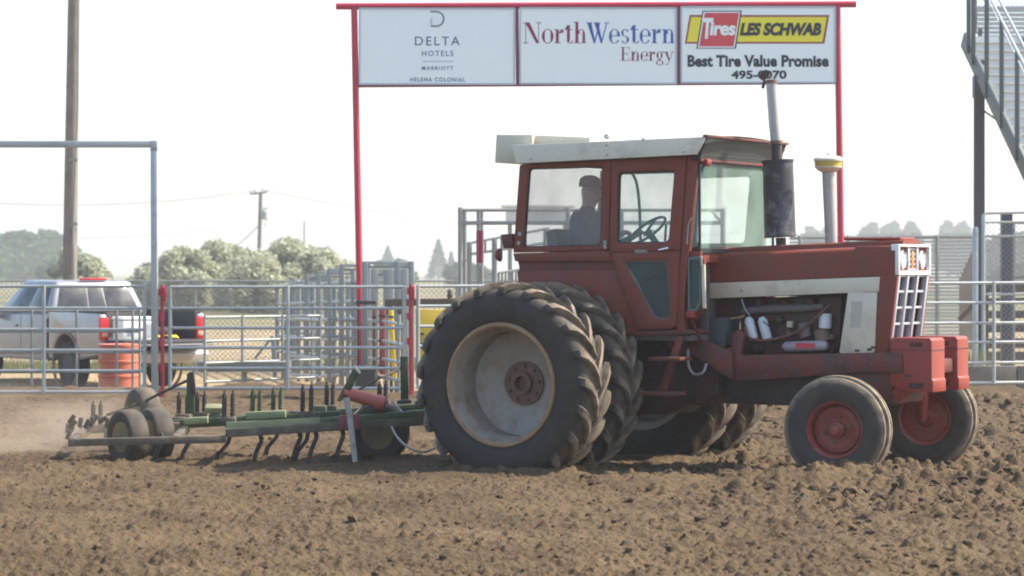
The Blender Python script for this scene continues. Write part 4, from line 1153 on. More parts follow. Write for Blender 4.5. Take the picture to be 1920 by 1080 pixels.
cb(MB().tube([W(665, 735, 24.2), W(700, 715, 24.4), W(752, 690, 24.8)], .012, 8), 'tie_cable', M_spring, smooth=True)
cb(MB().bar(W(385, 766, 24.5), W(418, 766, 24.5), .10, .06, up=(0, -.4, 1)), 'clamp_plate', M_lgreen, bevel=.01)
for k in range(16):
    b = MB(); p = W(random.uniform(125, 205), random.uniform(785, 815), random.uniform(24.0, 25.0)); b.box(p.x - .02, p.x + .02, p.y - .02, p.y + .02, p.z - .045, p.z + .045, Matrix.Translation(p) @ Matrix.Rotation(random.random(), 4, 'Y') @ Matrix.Translation(-p)); cb(b, 'clamp_bolt', M_spring, bevel=.008)
for px, py, d in ((250, 792, 24.2), (325, 800, 24.3), (405, 783, 24.5), (445, 790, 24.5), (600, 768, 24.6), (690, 765, 24.6), (555, 778, 24.5), (335, 790, 24.6), (790, 758, 24.7)):
    p = W(px, py, d); cb(MB().box(p.x - .06, p.x + .06, d - .05, d + .05, p.z - .05, p.z + .04), 'spring_clamp', M_impl if px % 2 else M_green, bevel=.015)
# gauge wheels
def gauge(px, py, d, r, rz):
    p = W(px, py, d); z = max(r - .03, .2)
    w = empty('gauge_wheel'); w.parent = cul
    w.location = (p.x - cul.location.x, d - cul.location.y, z); w.rotation_euler = (0, 0, rz)
    k = r / .31
    MB().lathe([(.17 * k, -.07), (.19 * k, -.088), (.24 * k, -.10), (.285 * k, -.088), (.305 * k, -.06), (.31 * k, 0), (.305 * k, .06), (.285 * k, .088), (.24 * k, .10), (.19 * k, .088), (.17 * k, .07)], 36, close=True).build('tyre', M_ityre, w, smooth=True)
    MB().lathe([(.175 * k, -.08), (.16 * k, -.06), (.155 * k, -.02), (.08 * k, -.0), (.06 * k, -.03), (.04 * k, -.05), (0, -.05)], 28).build('rim', M_rimyel, w, smooth=True)
    MB().lathe([(.175 * k, .08), (.16 * k, .06), (.155 * k, .02), (.08 * k, .03), (0, .03)], 28).build('rim', M_rimyel, w, smooth=True)
    return w
gauge(240, 830, 24.05, .25, R(-52)); gauge(292, 830, 24.35, .25, R(-58)); gauge(712, 830, 24.35, .275, R(-14)); gauge(268, 780, 25.0, .33, R(-62))
for px, d in ((242, 24.0), (712, 24.35)):
    p = W(px, 820, d); cb(MB().bar((p.x, d + .05, .27), (p.x + .03, d + .25, .40), .05, .05), 'wheel_arm', M_green, bevel=.006)

# ---------------------------------------------------------------- sponsor sign over the gate
DS = 41.3
sign = empty('sponsor_sign', W(676, 700, DS)); sign.location.z = yard_z(DS)
tag(sign, 'tall crimson post sign with three white sponsor boards above the arena gate', 'sign')
def sg_(b, name, m, parent=None, **kw): return wb(b, name, m, sign, parent, **kw)
zbase = yard_z(DS)
for (xt, yt), (xb_, yb_) in (((663, 12), (677, 690)), ((1569, 12), (1580, 690))):
    a, c = W(xt + 1, yt, DS), W(xb_, yb_, DS)
    k = (zbase - .15 - c.z) / (a.z - c.z)
    c = c + (a - c) * k
    sg_(MB().tube([c, a], .052, 16), 'post', M_signred, smooth=True)
sg_(MB().tube([W(630, 12, DS), W(1605, 8, DS)], .052, 16), 'top_beam', M_signred, smooth=True)
sg_(MB().bar(W(672, 162, DS), W(1568, 156, DS), .06, .035), 'bottom_rail', M_signmar, bevel=.004)
for x0, x1 in ((966, 973), (1269, 1275)):
    sg_(MB().bar(W((x0 + x1) / 2, 13, DS), W((x0 + x1) / 2 + 1, 160, DS), .055, .05, up=(0, 1, 0)), 'divider', M_signmar, bevel=.004)
def board(x0, x1, y0, y1):
    a, c = W(x0, y0, DS - .03), W(x1, y1, DS - .03)
    b = MB().box(a.x, c.x, DS - .04, DS - .02, c.z, a.z)
    o = sg_(b, 'board', M_panel)
    t = MB(); w = .022
    t.box(a.x, c.x, DS - .05, DS - .015, a.z - w, a.z + .004); t.box(a.x, c.x, DS - .05, DS - .015, c.z - .004, c.z + w)
    t.box(a.x - .004, a.x + w, DS - .049, DS - .016, c.z + w, a.z - w); t.box(c.x - w, c.x + .004, DS - .049, DS - .016, c.z + w, a.z - w)
    sg_(t, 'board_trim', M_alu, o)
    return o
b1 = board(673, 966, 15, 159); b2 = board(974, 1269, 14, 158); b3 = board(1276, 1567, 12, 156)
FD = DS - .041
def flat(poly, name, m, board_, off=0.0):
    """polygon in photo pixels on the board face, as thin vinyl"""
    d = FD - off
    v = [W(x, y, d) for x, y in poly]
    n = len(v)
    b = MB(); b.add(v + [p + Vector((0, .003, 0)) for p in v], [tuple(range(n)), tuple(reversed(range(n, 2 * n)))] + [((i + 1) % n, i, i + n, (i + 1) % n + n) for i in range(n)])
    return sg_(b, name, m, board_)
def text(s, x0, x1, ybase, cap_h, name, m, board_, bold=0.0, shear=0.0, space=1.0, off=0.0):
    """built-in font lettering: fitted between photo columns x0..x1 with capitals cap_h pixels tall"""
    cu = bpy.data.curves.new('t', 'FONT'); cu.body = s; cu.size = 1; cu.offset = bold; cu.shear = shear; cu.space_character = space; cu.extrude = .004; cu.resolution_u = 4
    to = bpy.data.objects.new('t', cu); COL.objects.link(to)
    dg = bpy.context.evaluated_depsgraph_get(); dg.update()
    me = bpy.data.meshes.new_from_object(to.evaluated_get(dg))
    bpy.data.objects.remove(to)
    co = np.empty(len(me.vertices) * 3); me.vertices.foreach_get('co', co); co = co.reshape(-1, 3)
    mnx, mxx = co[:, 0].min(), co[:, 0].max()
    d = FD - off
    kx = (x1 - x0) / F * d / (mxx - mnx); kz = cap_h / F * d / .73
    p = W(x0, ybase, d) - sign.location
    out = np.stack([p.x + (co[:, 0] - mnx) * kx, p.y - co[:, 2] * .5, p.z + co[:, 1] * kz], -1)
    me.vertices.foreach_set('co', out.ravel()); me.name = name
    me.materials.clear(); me.materials.append(m)
    o = bpy.data.objects.new(name, me); COL.objects.link(o); o.parent = board_
    return o
# board 1: ring letter mark, four lines and a rule
def stroke(pts, wpx, name, m, board_, off=0.0):
    b = MB()
    d = FD - off
    for (p, q) in zip(pts[:-1], pts[1:]):
        b.bar(W(*p, d), W(*q, d), .004, wpx / F * d)
    return sg_(b, name, m, board_)
arc = [(807, 22), (819, 22)] + [(819 + 13 * math.sin(t), 35.5 - 13.5 * math.cos(t)) for t in [math.pi * k / 12 for k in range(1, 12)]] + [(819, 49), (809, 49), (809, 33)]
stroke(arc, 2.6, 'letter_mark', M_navy, b1)
text('DELTA', 778, 862, 85, 17.5, 'lettering', M_navy, b1, .0, 0, 1.25)
text('HOTELS', 791, 850, 105, 10.5, 'lettering', M_navy, b1, .005, 0, 1.25)
stroke([(792, 115), (850, 115)], 2, 'rule_line', M_pale, b1)
text('MARRIOTT', 791, 850, 131, 7, 'lettering', M_navy, b1, .015, 0, 1.3)
text('HELENA COLONIAL', 769, 872, 153, 8, 'lettering', M_navy, b1, .015, 0, 1.3)
# board 2: high-contrast serif lettering, drawn glyph by glyph
def glyphs(s, x, ybase, xh, m, board_, name='lettering', kx=1.0):
    """Didone-like serif letters. Units: x-height = 1, capitals 1.5"""
    polys = []
    T_, S_ = .055, .22
    def rect(x0, x1, y0, y1): polys.append([(x0, y0), (x1, y0), (x1, y1), (x0, y1)])
    def ser(xc, y, w=.46): rect(xc - w / 2, xc + w / 2, y, y + T_) if y < .5 else rect(xc - w / 2, xc + w / 2, y - T_, y)
    def arcband(cx, cy, ro, rz, wi, t0, t1, n=14):
        """ring sector whose width swells at the sides"""
        o, i = [], []
        for k in range(n + 1):
            t = R(t0 + (t1 - t0) * k / n)
            w = T_ * .8 + (wi - T_ * .8) * abs(math.cos(t)) ** 1.5
            o.append((cx + ro * math.cos(t), cy + rz * math.sin(t)))
            i.append((cx + (ro - w) * math.cos(t), cy + (rz - T_) * math.sin(t)))
        for k in range(n): polys.append([o[k], o[k + 1], i[k + 1], i[k]])
    cur = 0.0
    for ch in s:
        st = len(polys)
        if ch == 'N':
            rect(.12, .12 + T_, 0, 1.5); rect(1.10, 1.10 + T_, 0, 1.5); ser(.16, 0, .4); ser(1.13, 1.5, .42); ser(.12, 1.5, .36)
            polys.append([(.10, 1.5), (.44, 1.5), (1.17, 0), (.95, 0)]); adv = 1.34
        elif ch == 'W':
            for x0 in (.05, .58):
                polys.append([(x0, 1.5), (x0 + .32, 1.5), (x0 + .64, 0), (x0 + .50, 0)])
                polys.append([(x0 + .50, 0), (x0 + .60, 0), (x0 + 1.0, 1.5), (x0 + .92, 1.5)])
            ser(.2, 1.5, .5); ser(.75, 1.5, .4); ser(1.53, 1.5, .36); adv = 1.66
        elif ch == 'E':
            rect(.18, .18 + S_, 0, 1.5); rect(.03, 1.0, 0, T_); rect(.03, .98, 1.5 - T_, 1.5); rect(.4, .78, .74, .74 + T_)
            rect(.94, .99, 0, .36); rect(.92, .97, 1.15, 1.5); rect(.74, .79, .58, .96); adv = 1.10
        elif ch == 'o':
            arcband(.48, .5, .44, .53, S_, 0, 360, 28); adv = .96
        elif ch == 'e':
            arcband(.46, .5, .42, .53, S_, 0, 325, 26); rect(.1, .85, .50, .50 + T_); adv = .90
        elif ch == 's':
            arcband(.36, .75, .28, .27, .17, 20, 270, 14); arcband(.36, .25, .30, .27, .19, -160, 90, 14); adv = .74
        elif ch in 'rnh':
            rect(.14, .14 + S_, 0, 1.55 if ch == 'h' else 1.0); ser(.27, 0); rect(0, .2, (1.55 if ch == 'h' else 1.0) - T_, 1.55 if ch == 'h' else 1.0)
            if ch == 'r':
                arcband(.62, .66, .24, .36, .12, 60, 175, 8); polys.append([(.62 + .11 * math.cos(t), .84 + .11 * math.sin(t)) for t in [k * math.pi / 5 for k in range(10)]]); adv = .80
            else:
                arcband(.58, .60, .30, .42, S_ * .9, 0, 170, 12); rect(.88 - S_ * .9, .88, 0, .62); ser(.76, 0, .42); adv = 1.02
        elif ch == 't':
            rect(.18, .18 + S_, .12, 1.3); rect(.0, .62, .96, .96 + T_); arcband(.43, .18, .25, .20, S_ * .6, 180, 350, 8); polys.append([(.0, .98), (.2, 1.3), (.45, 1.3), (.2, .98)]); adv = .68
        elif ch == 'g':
            arcband(.40, .62, .34, .40, .22, 0, 360, 22); arcband(.42, -.22, .40, .26, .14, 0, 360, 22); rect(.14, .6, .08, .16); rect(.66, .88, .9, 1.0); adv = .88
        elif ch == 'y':
            polys.append([(.06, 1.0), (.36, 1.0), (.60, .1), (.48, .02)]); polys.append([(.86, 1.0), (.93, 1.0), (.44, -.40), (.36, -.40)]); ser(.2, 1.0, .42); ser(.88, 1.0, .32); arcband(.28, -.34, .14, .13, .08, 150, 360, 8); adv = .96
        else:
            adv = .5
        for k in range(st, len(polys)): polys[k] = [(a + cur, c2) for a, c2 in polys[k]]
        cur += adv
    b = MB(); k_ = xh
    for j, pl in enumerate(polys):
        d = FD - .0003 * (j % 9)
        v = [W(x + a * k_ * kx, ybase - c2 * k_, d) for a, c2 in pl]; nn = len(v)
        b.add(v + [p + Vector((0, .003, 0)) for p in v], [tuple(range(nn)), tuple(reversed(range(nn, 2 * nn)))] + [((i + 1) % nn, i, i + nn, (i + 1) % nn + nn) for i in range(nn)])
    sg_(b, name, m, board_)
    return x + cur * k_ * kx
x_n = glyphs('North', 982, 81, 26, M_wine, b2, kx=.95)
glyphs('Western', x_n - 1, 81, 26, M_blue, b2, kx=(1262 - x_n) / (26 * 6.5))
glyphs('Energy', 1163, 114, 17.2, M_wine, b2, kx=(1262 - 1163) / (17.2 * 5.66))
# board 3
par = lambda x0, x1, y0, y1, sl: [(x0 + sl, y0), (x1 + sl, y0), (x1, y1), (x0, y1)]
flat(par(1284, 1546, 28, 82, 9), 'logo_border', mat('logo_brown_red', (.30, .07, .06), .6, var=.02), b3, .0)
flat(par(1288, 1542, 32, 78.5, 8), 'logo_field', M_logoyel, b3, .002)
flat(par(1306, 1380, 20, 91, 11), 'logo_outline', M_ink, b3, .004)
flat(par(1308.5, 1377.5, 22, 89.5, 10.5), 'logo_edge', M_panel, b3, .006)
flat(par(1311, 1375.5, 24, 87, 10.5), 'logo_square', M_logored, b3, .008)
text('T', 1316, 1338, 71, 38, 'lettering', M_panel, b3, .035, .12, 1.0, .0115)
text('ires', 1331, 1379, 65, 26, 'lettering', M_panel, b3, .035, .1, .95, .0115)
text('LES SCHWAB', 1387, 1540, 65, 22, 'lettering', M_ink, b3, .055, .22, .98, .005)
text('Best Tire Value Promise', 1289, 1554, 124, 21, 'lettering', M_ink, b3, .045, 0, 1.02)
text('495-0070', 1371, 1475, 147, 15, 'lettering', M_ink, b3, .04, 0, 1.0)
# ---------------------------------------------------------------- arena rails: pipe gates and posts
def pipe_gate(p0, p1, d0, d1, rails0, rails1, ups, label, group=None, r=.022, m=None, name='pipe_gate', cat='gate'):
    """gate between photo columns p0..p1 at depths d0..d1; rails0/1: rail rows at each end; ups: photo columns of uprights"""
    m = m or M_galv
    g = empty(name, W(p0, rails0[-1], d0))
    tag(g, label, cat, group)
    for a, c in zip(rails0, rails1):
        wb(MB().tube([W(p0, a, d0), W(p1, c, d1)], r, 10), 'rail', m, g, smooth=True)
    for i, u in enumerate(ups):
        t = (u - p0) / (p1 - p0)
        # depth along the straight gate for this column
        iz = (1 / d0) * (1 - t) + (1 / d1) * t
        d = 1 / iz
        a = rails0[0] * (1 - t) + rails1[0] * t; c = rails0[-1] * (1 - t) + rails1[-1] * t
        off = -r * 1.2 if 0 < i < len(ups) - 1 else 0
        wb(MB().tube([W(u, a - 2, d) + Vector((0, off, 0)), W(u, c + 2, d) + Vector((0, off, 0))], r * 1.15, 10), 'upright', m, g, smooth=True)
    return g
DF = 36.0
L6 = [537, 578, 618, 657, 695.5, 735]
pipe_gate(-260, 271, DF, DF, L6, L6, [-260, -90, 83, 271], 'silver pipe gate in front of the pickup and orange drum')
L7 = [538, 578, 615, 652, 690.5, 728]
pipe_gate(319, 758, DF, DF + .1, L7, L7, [319, 540, 758], 'silver pipe gate behind the cultivator between two crimson latch posts')
L8 = [535, 573, 611, 648, 687, 726]
pipe_gate(784, 1190, DF + .1, DF + 1, [537, 574, 612, 649, 688, 727], [534, 572, 609, 645, 684, 722], [784, 980, 1190], 'silver pipe gate beside the yellow panel, partly behind tractor tyre')
pipe_gate(1200, 1595, DF + 1, DF + 1.8, [534, 572, 609, 645, 684, 722], [532, 570, 607, 643, 682, 720], [1200, 1400, 1595], 'silver pipe gate behind the tractor engine')
pipe_gate(1604, 2100, DF + 1.8, DF + 2.8, [532, 569, 607, 643, 682, 720], [529, 566, 604, 640, 678, 715], [1604, 1863, 2100], 'silver pipe gate standing before the timber base board and brown planks')
# overhead gate frame at the left: square posts and beam
fr = empty('gate_frame', W(290, 745, DF)); fr.location.z = 0
tag(fr, 'tall grey square tube overhead frame above the pickup side gate', 'gate frame')
wb(MB().bar(W(290.5, 748, DF - .02), W(289, 281, DF - .02), .088, .088, up=(0, 1, 0)), 'post', M_galv, fr, bevel=.008)
wb(MB().bar(W(-300, 270.5, DF - .02), W(283, 270.5, DF - .02), .088, .088), 'beam', M_galv, fr, bevel=.008)
wb(MB().bar(W(289, 283, DF - .02), W(289, 264, DF - .02), .094, .094, up=(0, 1, 0)), 'corner_joint', M_galv, fr, bevel=.006)
wb(MB().bar(W(289.5, 405, DF - .02), W(289.5, 402, DF - .02), .093, .093, up=(0, 1, 0)), 'splice', M_galv, fr, bevel=.004)
wb(MB().bar(W(-300, 748, DF - .02), W(-300, 262, DF - .02), .088, .088, up=(0, 1, 0)), 'post', M_galv, fr, bevel=.008)
def latch_post(px, py0, py1, d, label):
    g = empty('latch_post', W(px, py1, d)); g.location.z = 0
    tag(g, label, 'gate post')
    wb(MB().tube([W(px, py0, d), W(px + 1, py1, d)], .026, 12), 'post', M_signred, g, smooth=True)
    for k in range(5):
        y = py0 + 6 + (py1 - py0 - 16) * k / 4
        wb(MB().tube([W(px - 1, y, d), W(px - 1, y + 13, d)], .042, 12), 'hinge_sleeve', M_signred, g, smooth=True)
    wb(MB().bar(W(px + 4, py0 + 4, d - .04), W(px + 4, py0 + 30, d - .04), .05, .02, up=(0, 1, 0)), 'latch_plate', M_signred, g, bevel=.004)
latch_post(304, 535, 742, DF, 'crimson gate post with hinge sleeves beside tall grey frame')
latch_post(770, 533, 738, DF + .1, 'weathered crimson gate post next to the yellow panel')
# second, lower row of panels behind the left gate
B6 = [581, 621, 660, 697, 730]
pipe_gate(-60, 262, 37.3, 37.3, [583, 622, 661, 698, 728], [583, 622, 661, 698, 728], [-60, 60, 144, 219, 249, 262], 'inner stock panel between the first gate and the pickup', r=.016, m=M_galv2, name='stock_fence', cat='fence')
pipe_gate(384, 600, 39.5, 41, [595, 640, 681, 716], [592, 634, 674, 707], [384, 455, 530, 600], 'low stock panel on the tan yard ground behind the cultivator gate', r=.02, m=M_galv2, name='stock_fence', cat='fence')
b = MB()
tr = empty('feed_trough', W(380, 700, 40.0)); tag(tr, 'long grey corrugated trough on the tan ground beside the pickup bumper', 'trough')
for k in range(5):
    wb(MB().bar(W(372, 679 + k * 4.2, 40), W(545, 679 + k * 4.2, 40), .30 - .02 * k, .026), 'rib', M_galv2, tr, bevel=.004)
for px in (385, 460, 535): wb(MB().bar(W(px, 697, 40), W(px, 728, 40), .05, .05, up=(0, 1, 0)), 'leg', M_galv2, tr, bevel=.004)
# diagonal bits of pen hardware
lg = empty('pen_prop', W(480, 700, 42)); tag(lg, 'pale diagonal prop leaning in the pens behind the trough', 'prop')
wb(MB().bar(W(478, 672, 42), W(512, 630, 42), .05, .04), 'brace', M_galv2, lg, bevel=.004)
wb(MB().bar(W(512, 632, 42), W(516, 712, 42), .07, .05, up=(0, 1, 0)), 'leg', M_galv2, lg, bevel=.004)

# ---------------------------------------------------------------- chute alley: hoop-topped pen frames stepping back to the left
def hoop(x0, x1, ytop, ybot, d, label, bars=(), post_w=.075, m=None, extra=(), tops=2):
    m = m or M_galv2
    g = empty('stock_chute', W(x0, ybot, d)); g.location.z = yard_z(d)
    tag(g, label, 'pen frame')
    zb_ = yard_z(d)
    for x in (x0, x1) + tuple(extra):
        a = W(x, ytop, d)
        wb(MB().bar(a, (a.x, d, zb_ - .1), post_w, post_w, up=(0, 1, 0)), 'post', m, g, bevel=.006)
    for k in range(tops):
        wb(MB().bar(W(x0, ytop + 3 + 7 * k, d), W(x1, ytop + 3 + 7 * k, d), .06 - .02 * k, .05 - .02 * k), 'top_bar', M_galv if k == 0 else m, g, bevel=.006)
    for y in bars:
        wb(MB().tube([W(x0, y, d - .05), W(x1, y, d - .05)], .022, 8), 'rail', m, g, smooth=True)
    return g
rl_ = lambda y0, n, st: tuple(y0 + st * k for k in range(n))
hoop(684, 771, 490, 720, 40.5, 'wide pen frame with flat top bar beside the crimson sign post', (), .09, extra=(745,))
hoop(700, 756, 505, 700, 44.0, 'narrow pen frame standing inside the wide chute frame', (), .16, extra=(728,))
hoop(641, 690, 495, 710, 42.0, 'pen frame touching the left side of the crimson sign post', rl_(600, 4, 34), .075)
hoop(618, 662, 503, 706, 44.0, 'second pen frame back from the crimson sign post', rl_(598, 4, 33), .075, tops=3)
hoop(597, 640, 508, 702, 46.5, 'third pen frame back from the crimson sign post', rl_(600, 4, 31), .08, tops=3)
hoop(576, 612, 515, 700, 49.0, 'fourth pen frame back, against the silvery bush', rl_(598, 4, 30), .08, tops=2)
hoop(553, 590, 524, 698, 52.0, 'lowest and farthest pen frame of the chute alley', rl_(596, 4, 29), .08, tops=2)
# curved alley pipe rails joining them
al = empty('alley_rail', W(600, 650, 45)); tag(al, 'bent pale pipe rails of the chute alley below the pen frames', 'rail')
for y in (600, 637, 671, 705):
    wb(MB().tube([W(545, y - 3, 50), W(600, y, 46), W(650, y - 2, 43), W(705, y + 2, 40.5)], .028, 8), 'rail', M_galv, al, smooth=True)
    wb(MB().tube([W(708, y + 1, 40.4), W(730, y + 4, 39.5), W(757, y + 10, 38.5)], .026, 8), 'rail', M_galv, al, smooth=True)
for px, d in ((560, 49), (585, 47), (628, 44.2), (655, 42.6), (668, 42.0), (727, 39.7), (748, 38.8)):
    a = W(px, 590, d); wb(MB().tube([a, (a.x, d, yard_z(d) - .1)], .03, 8), 'post', M_galv2, al, smooth=True)
af = empty('alley_fence', W(600, 700, 48)); af.location.z = yard_z(48)
tag(af, 'close set grey posts of the curving alley fence left of the pen frames', 'fence')
for k in range(13):
    t = k / 12; d = 54 - 11 * t; px = 520 + 160 * t
    a = W(px, 536 - 14 * t, d); wb(MB().bar(a, (a.x, d, yard_z(d) - .1), .085, .085, up=(0, 1, 0)), 'post', M_galv2, af, bevel=.006)
for dy in (4, 40, 75, 110, 145):
    wb(MB().tube([W(520, 536 + dy * .85, 54), W(600, 529 + dy * .95, 48.5), W(680, 522 + dy * 1.05, 43)], .03, 8), 'rail', M_galv, af, smooth=True)
wb(MB().tube([W(500, 541, 55), W(545, 533, 51), W(560, 526, 50.5)], .03, 8), 'bent_rail', M_galv, af, smooth=True)
# chute gate with red and yellow pads
def pad(px, py0, py1, d, w, m, label, tilt=0, th=.05):
    g = empty('chute_pad', W(px, py1, d)); tag(g, label, 'pad')
    wb(MB().bar(W(px, py1, d), W(px - tilt, py0, d), w, th, up=(0, 1, 0)), 'cushion', m, g, bevel=.015)
    for t in (.12, .5, .88):
        y = py1 + (py0 - py1) * t
        wb(MB().bar(W(px - tilt * t - w / 2 / d * F - 1, y, d), W(px - tilt * t + w / 2 / d * F + 1, y, d), th + .02, .03), 'strap', M_dark, g, bevel=.003)
pad(717, 577, 702, 40.0, .10, mat('dull_red_pad', (.22, .05, .06), .6, var=.2), 'dark red upright pad in the chute')
pad(702, 580, 700, 40.6, .045, M_signmar, 'thin crimson upright bar beside the dark red pad')
pad(740, 578, 712, 39.6, .07, M_yelpanel, 'narrow yellow pad leaning in the chute mouth', 8)
pad(750, 578, 712, 39.3, .075, mat('brown_pad', (.06, .04, .035), .7), 'dark brown upright pad beside narrow yellow pad')
bx_ = empty('chute_shelf', W(690, 567, 40.2)); tag(bx_, 'black shelf box hung across the chute behind sign post', 'box')
wb(MB().bar(W(668, 567, 40.2), W(706, 567, 40.2), .25, .06), 'lid', M_dark, bx_, bevel=.01)
wb(MB().bar(W(672, 566, 40.3), W(672, 700, 40.3), .03, .03, up=(0, 1, 0)), 'leg', M_dark, bx_, bevel=.004)
bx_ = empty('floor_bin', W(690, 697, 40.0)); tag(bx_, 'dark low bin on the ground at the foot of sign post', 'bin')
wb(MB().box(*[W(668, 0, 40).x, W(706, 0, 40).x], 39.8, 40.3, yard_z(40), W(0, 688, 40).z), 'tub', M_dark, bx_, bevel=.02)
wb(MB().box(*[W(666, 0, 40).x, W(708, 0, 40).x], 39.78, 40.32, W(0, 690, 40).z, W(0, 686, 40).z), 'rim', M_batt, bx_, bevel=.01)
# yellow panel behind the third gate
yp = empty('yellow_panel', W(812, 700, 37.6)); yp.location.z = 0
tag(yp, 'yellow sheet panel with dark block letters behind the gate by tractor tyre', 'panel')
wb(MB().bar(W(781, 646, 37.6), W(935, 646, 37.9), .03, W(0, 580, 37.6).z - W(0, 712, 37.6).z), 'sheet', M_yelpanel, yp, bevel=.006)
for x in (786, 806, 815, 826):
    wb(MB().bar(W(x, 625 if x < 800 else 630, 37.57), W(x, 646, 37.57), .035, .01, up=(0, 1, 0)), 'letter_bar', M_ink, yp)
for x0, x1, y in ((786, 795, 626), (786, 795, 645), (806, 815, 638), (815, 826, 628)):
    wb(MB().bar(W(x0, y, 37.565), W(x1, y, 37.565), .01, .03), 'letter_bar', M_ink, yp)
for x in (783, 930): wb(MB().bar(W(x, 578, 37.7), W(x, 720, 37.7), .05, .05, up=(0, 1, 0)), 'post', M_galv2, yp, bevel=.004)
tb = empty('timber_rail', W(800, 700, 40.4)); tb.location.z = yard_z(40.4)
tag(tb, 'brown timber rail above the yellow panel', 'rail')
wb(MB().bar(W(722, 567, 40.4), W(960, 566, 40.4), .10, .11), 'beam', M_brown, tb, bevel=.012)
for px in (730, 842, 950): wb(MB().bar(W(px, 566, 40.5), (W(px, 0, 40.5).x, 40.5, yard_z(40.5) - .1), .10, .10, up=(0, 1, 0)), 'post', M_brown, tb, bevel=.008)
st = empty('wooden_stub_post', W(844, 575, 40.4)); st.location.z = W(0, 562, 40.4).z
tag(st, 'short brown wooden stub post on the timber rail', 'post')
wb(MB().tube([W(844, 562, 40.4), W(844, 545, 40.4), W(844, 543, 40.4)], [.042, .042, .03], 12), 'stub', M_brown, st, smooth=True)
wb(MB().tube([W(844, 553, 40.4), W(844, 556, 40.4)], .046, 12), 'band', M_spring, st, smooth=True)

# ---------------------------------------------------------------- tall pipe gallery behind the cab
DG = 45.0
ga = empty('pipe_gallery', W(1100, 700, DG)); ga.location.z = yard_z(DG)
tag(ga, 'tall pale pipe gallery frame with double top rails behind the cab', 'pen frame')
zb_ = yard_z(DG)
def gpost(px, py, d=DG, r=.042, m=None, root=ga):
    a = W(px, py, d); return wb(MB().tube([(a.x, d, yard_z(d) - .1), a], r, 10), 'post', m or M_galv2, root, smooth=True)
for px, py in ((863, 389), (1065, 389), (1100, 392), (1165, 392), (1355, 392)): gpost(px, py)
gpost(871, 391, DG + .6)
wb(MB().tube([W(868, 394, DG), W(1358, 394, DG)], .03, 10), 'top_rail', M_galv2, ga, smooth=True)
wb(MB().tube([W(862, 418, DG), W(1355, 418, DG)], .036, 10), 'top_rail', M_galv2, ga, smooth=True)
wb(MB().tube([W(1352, 416, DG), W(1332, 394, DG)], .022, 8), 'corner_brace', M_galv2, ga, smooth=True)
for px in (863, 871): wb(MB().tube([W(px, 486, DG), W(px + 6, 486, DG)], .02, 8), 'spacer', M_galv2, ga, smooth=True)
for px in (896.5, 903.5):
    gpost(px, 394, DG + .3, .030)
    a, c = W(px, 432, DG + .3), W(px, 493, DG + .3)
    wb(MB().tube([a, c], .034, 10), 'red_sleeve', M_signmar, ga, smooth=True)
lb = empty('loading_ramp_rail', W(925, 520, 46.5)); lb.location.z = yard_z(46.5)
tag(lb, 'sloping pale ramp handrail rising behind the cab rear post', 'rail')
for a, c in (((879, 456), (1030, 428)), ((879, 477), (1030, 455))):
    wb(MB().tube([W(*a, 46.5), W(*c, 46.5)], .026, 10), 'rail', M_galv, lb, smooth=True)
for px, py, r in ((880, 454, .05), (910, 452, .022), (927, 448, .05), (941, 446, .03), (985, 438, .03), (1023, 430, .045)):
    a = W(px, py, 46.5); wb(MB().tube([(a.x, 46.5, yard_z(46.5) - .1) if r > .04 else W(px, py + 22, 46.5), a], r, 10), 'post', M_galv2, lb, smooth=True)
pf = empty('picket_panel', W(950, 530, 44)); pf.location.z = yard_z(44)
tag(pf, 'short row of pale pickets below the cab rear lamp', 'panel')
for k in range(7):
    a = W(935 + 6.5 * k, 511 - 1.2 * k, 44); wb(MB().tube([(a.x, 44, yard_z(44) - .1), a], .018, 8), 'picket', M_galv2, pf, smooth=True)
wb(MB().tube([W(934, 512, 44), W(978, 505, 44)], .022, 8), 'rail', M_galv, pf, smooth=True)
ob = empty('observer_booth', W(1010, 400, 62)); ob.location.z = yard_z(62)
tag(ob, 'pale blue box booth on legs far behind the cab window', 'booth')
a, c = W(948, 390, 62), W(1068, 418, 62)
wb(MB().box(a.x, c.x, 61.4, 63, c.z, a.z), 'wall', mat('pale_blue_sheet', (.55, .63, .66), .6, var=.05), ob, bevel=.02)
wb(MB().box(a.x - .1, c.x + .1, 61.2, 63.2, a.z, a.z + .06), 'roof', M_white, ob, bevel=.01)
for x in (a.x + .1, c.x - .1): wb(MB().bar((x, 62, c.z), (x, 62, yard_z(62) - .1), .1, .1, up=(0, 1, 0)), 'leg', M_galv2, ob)
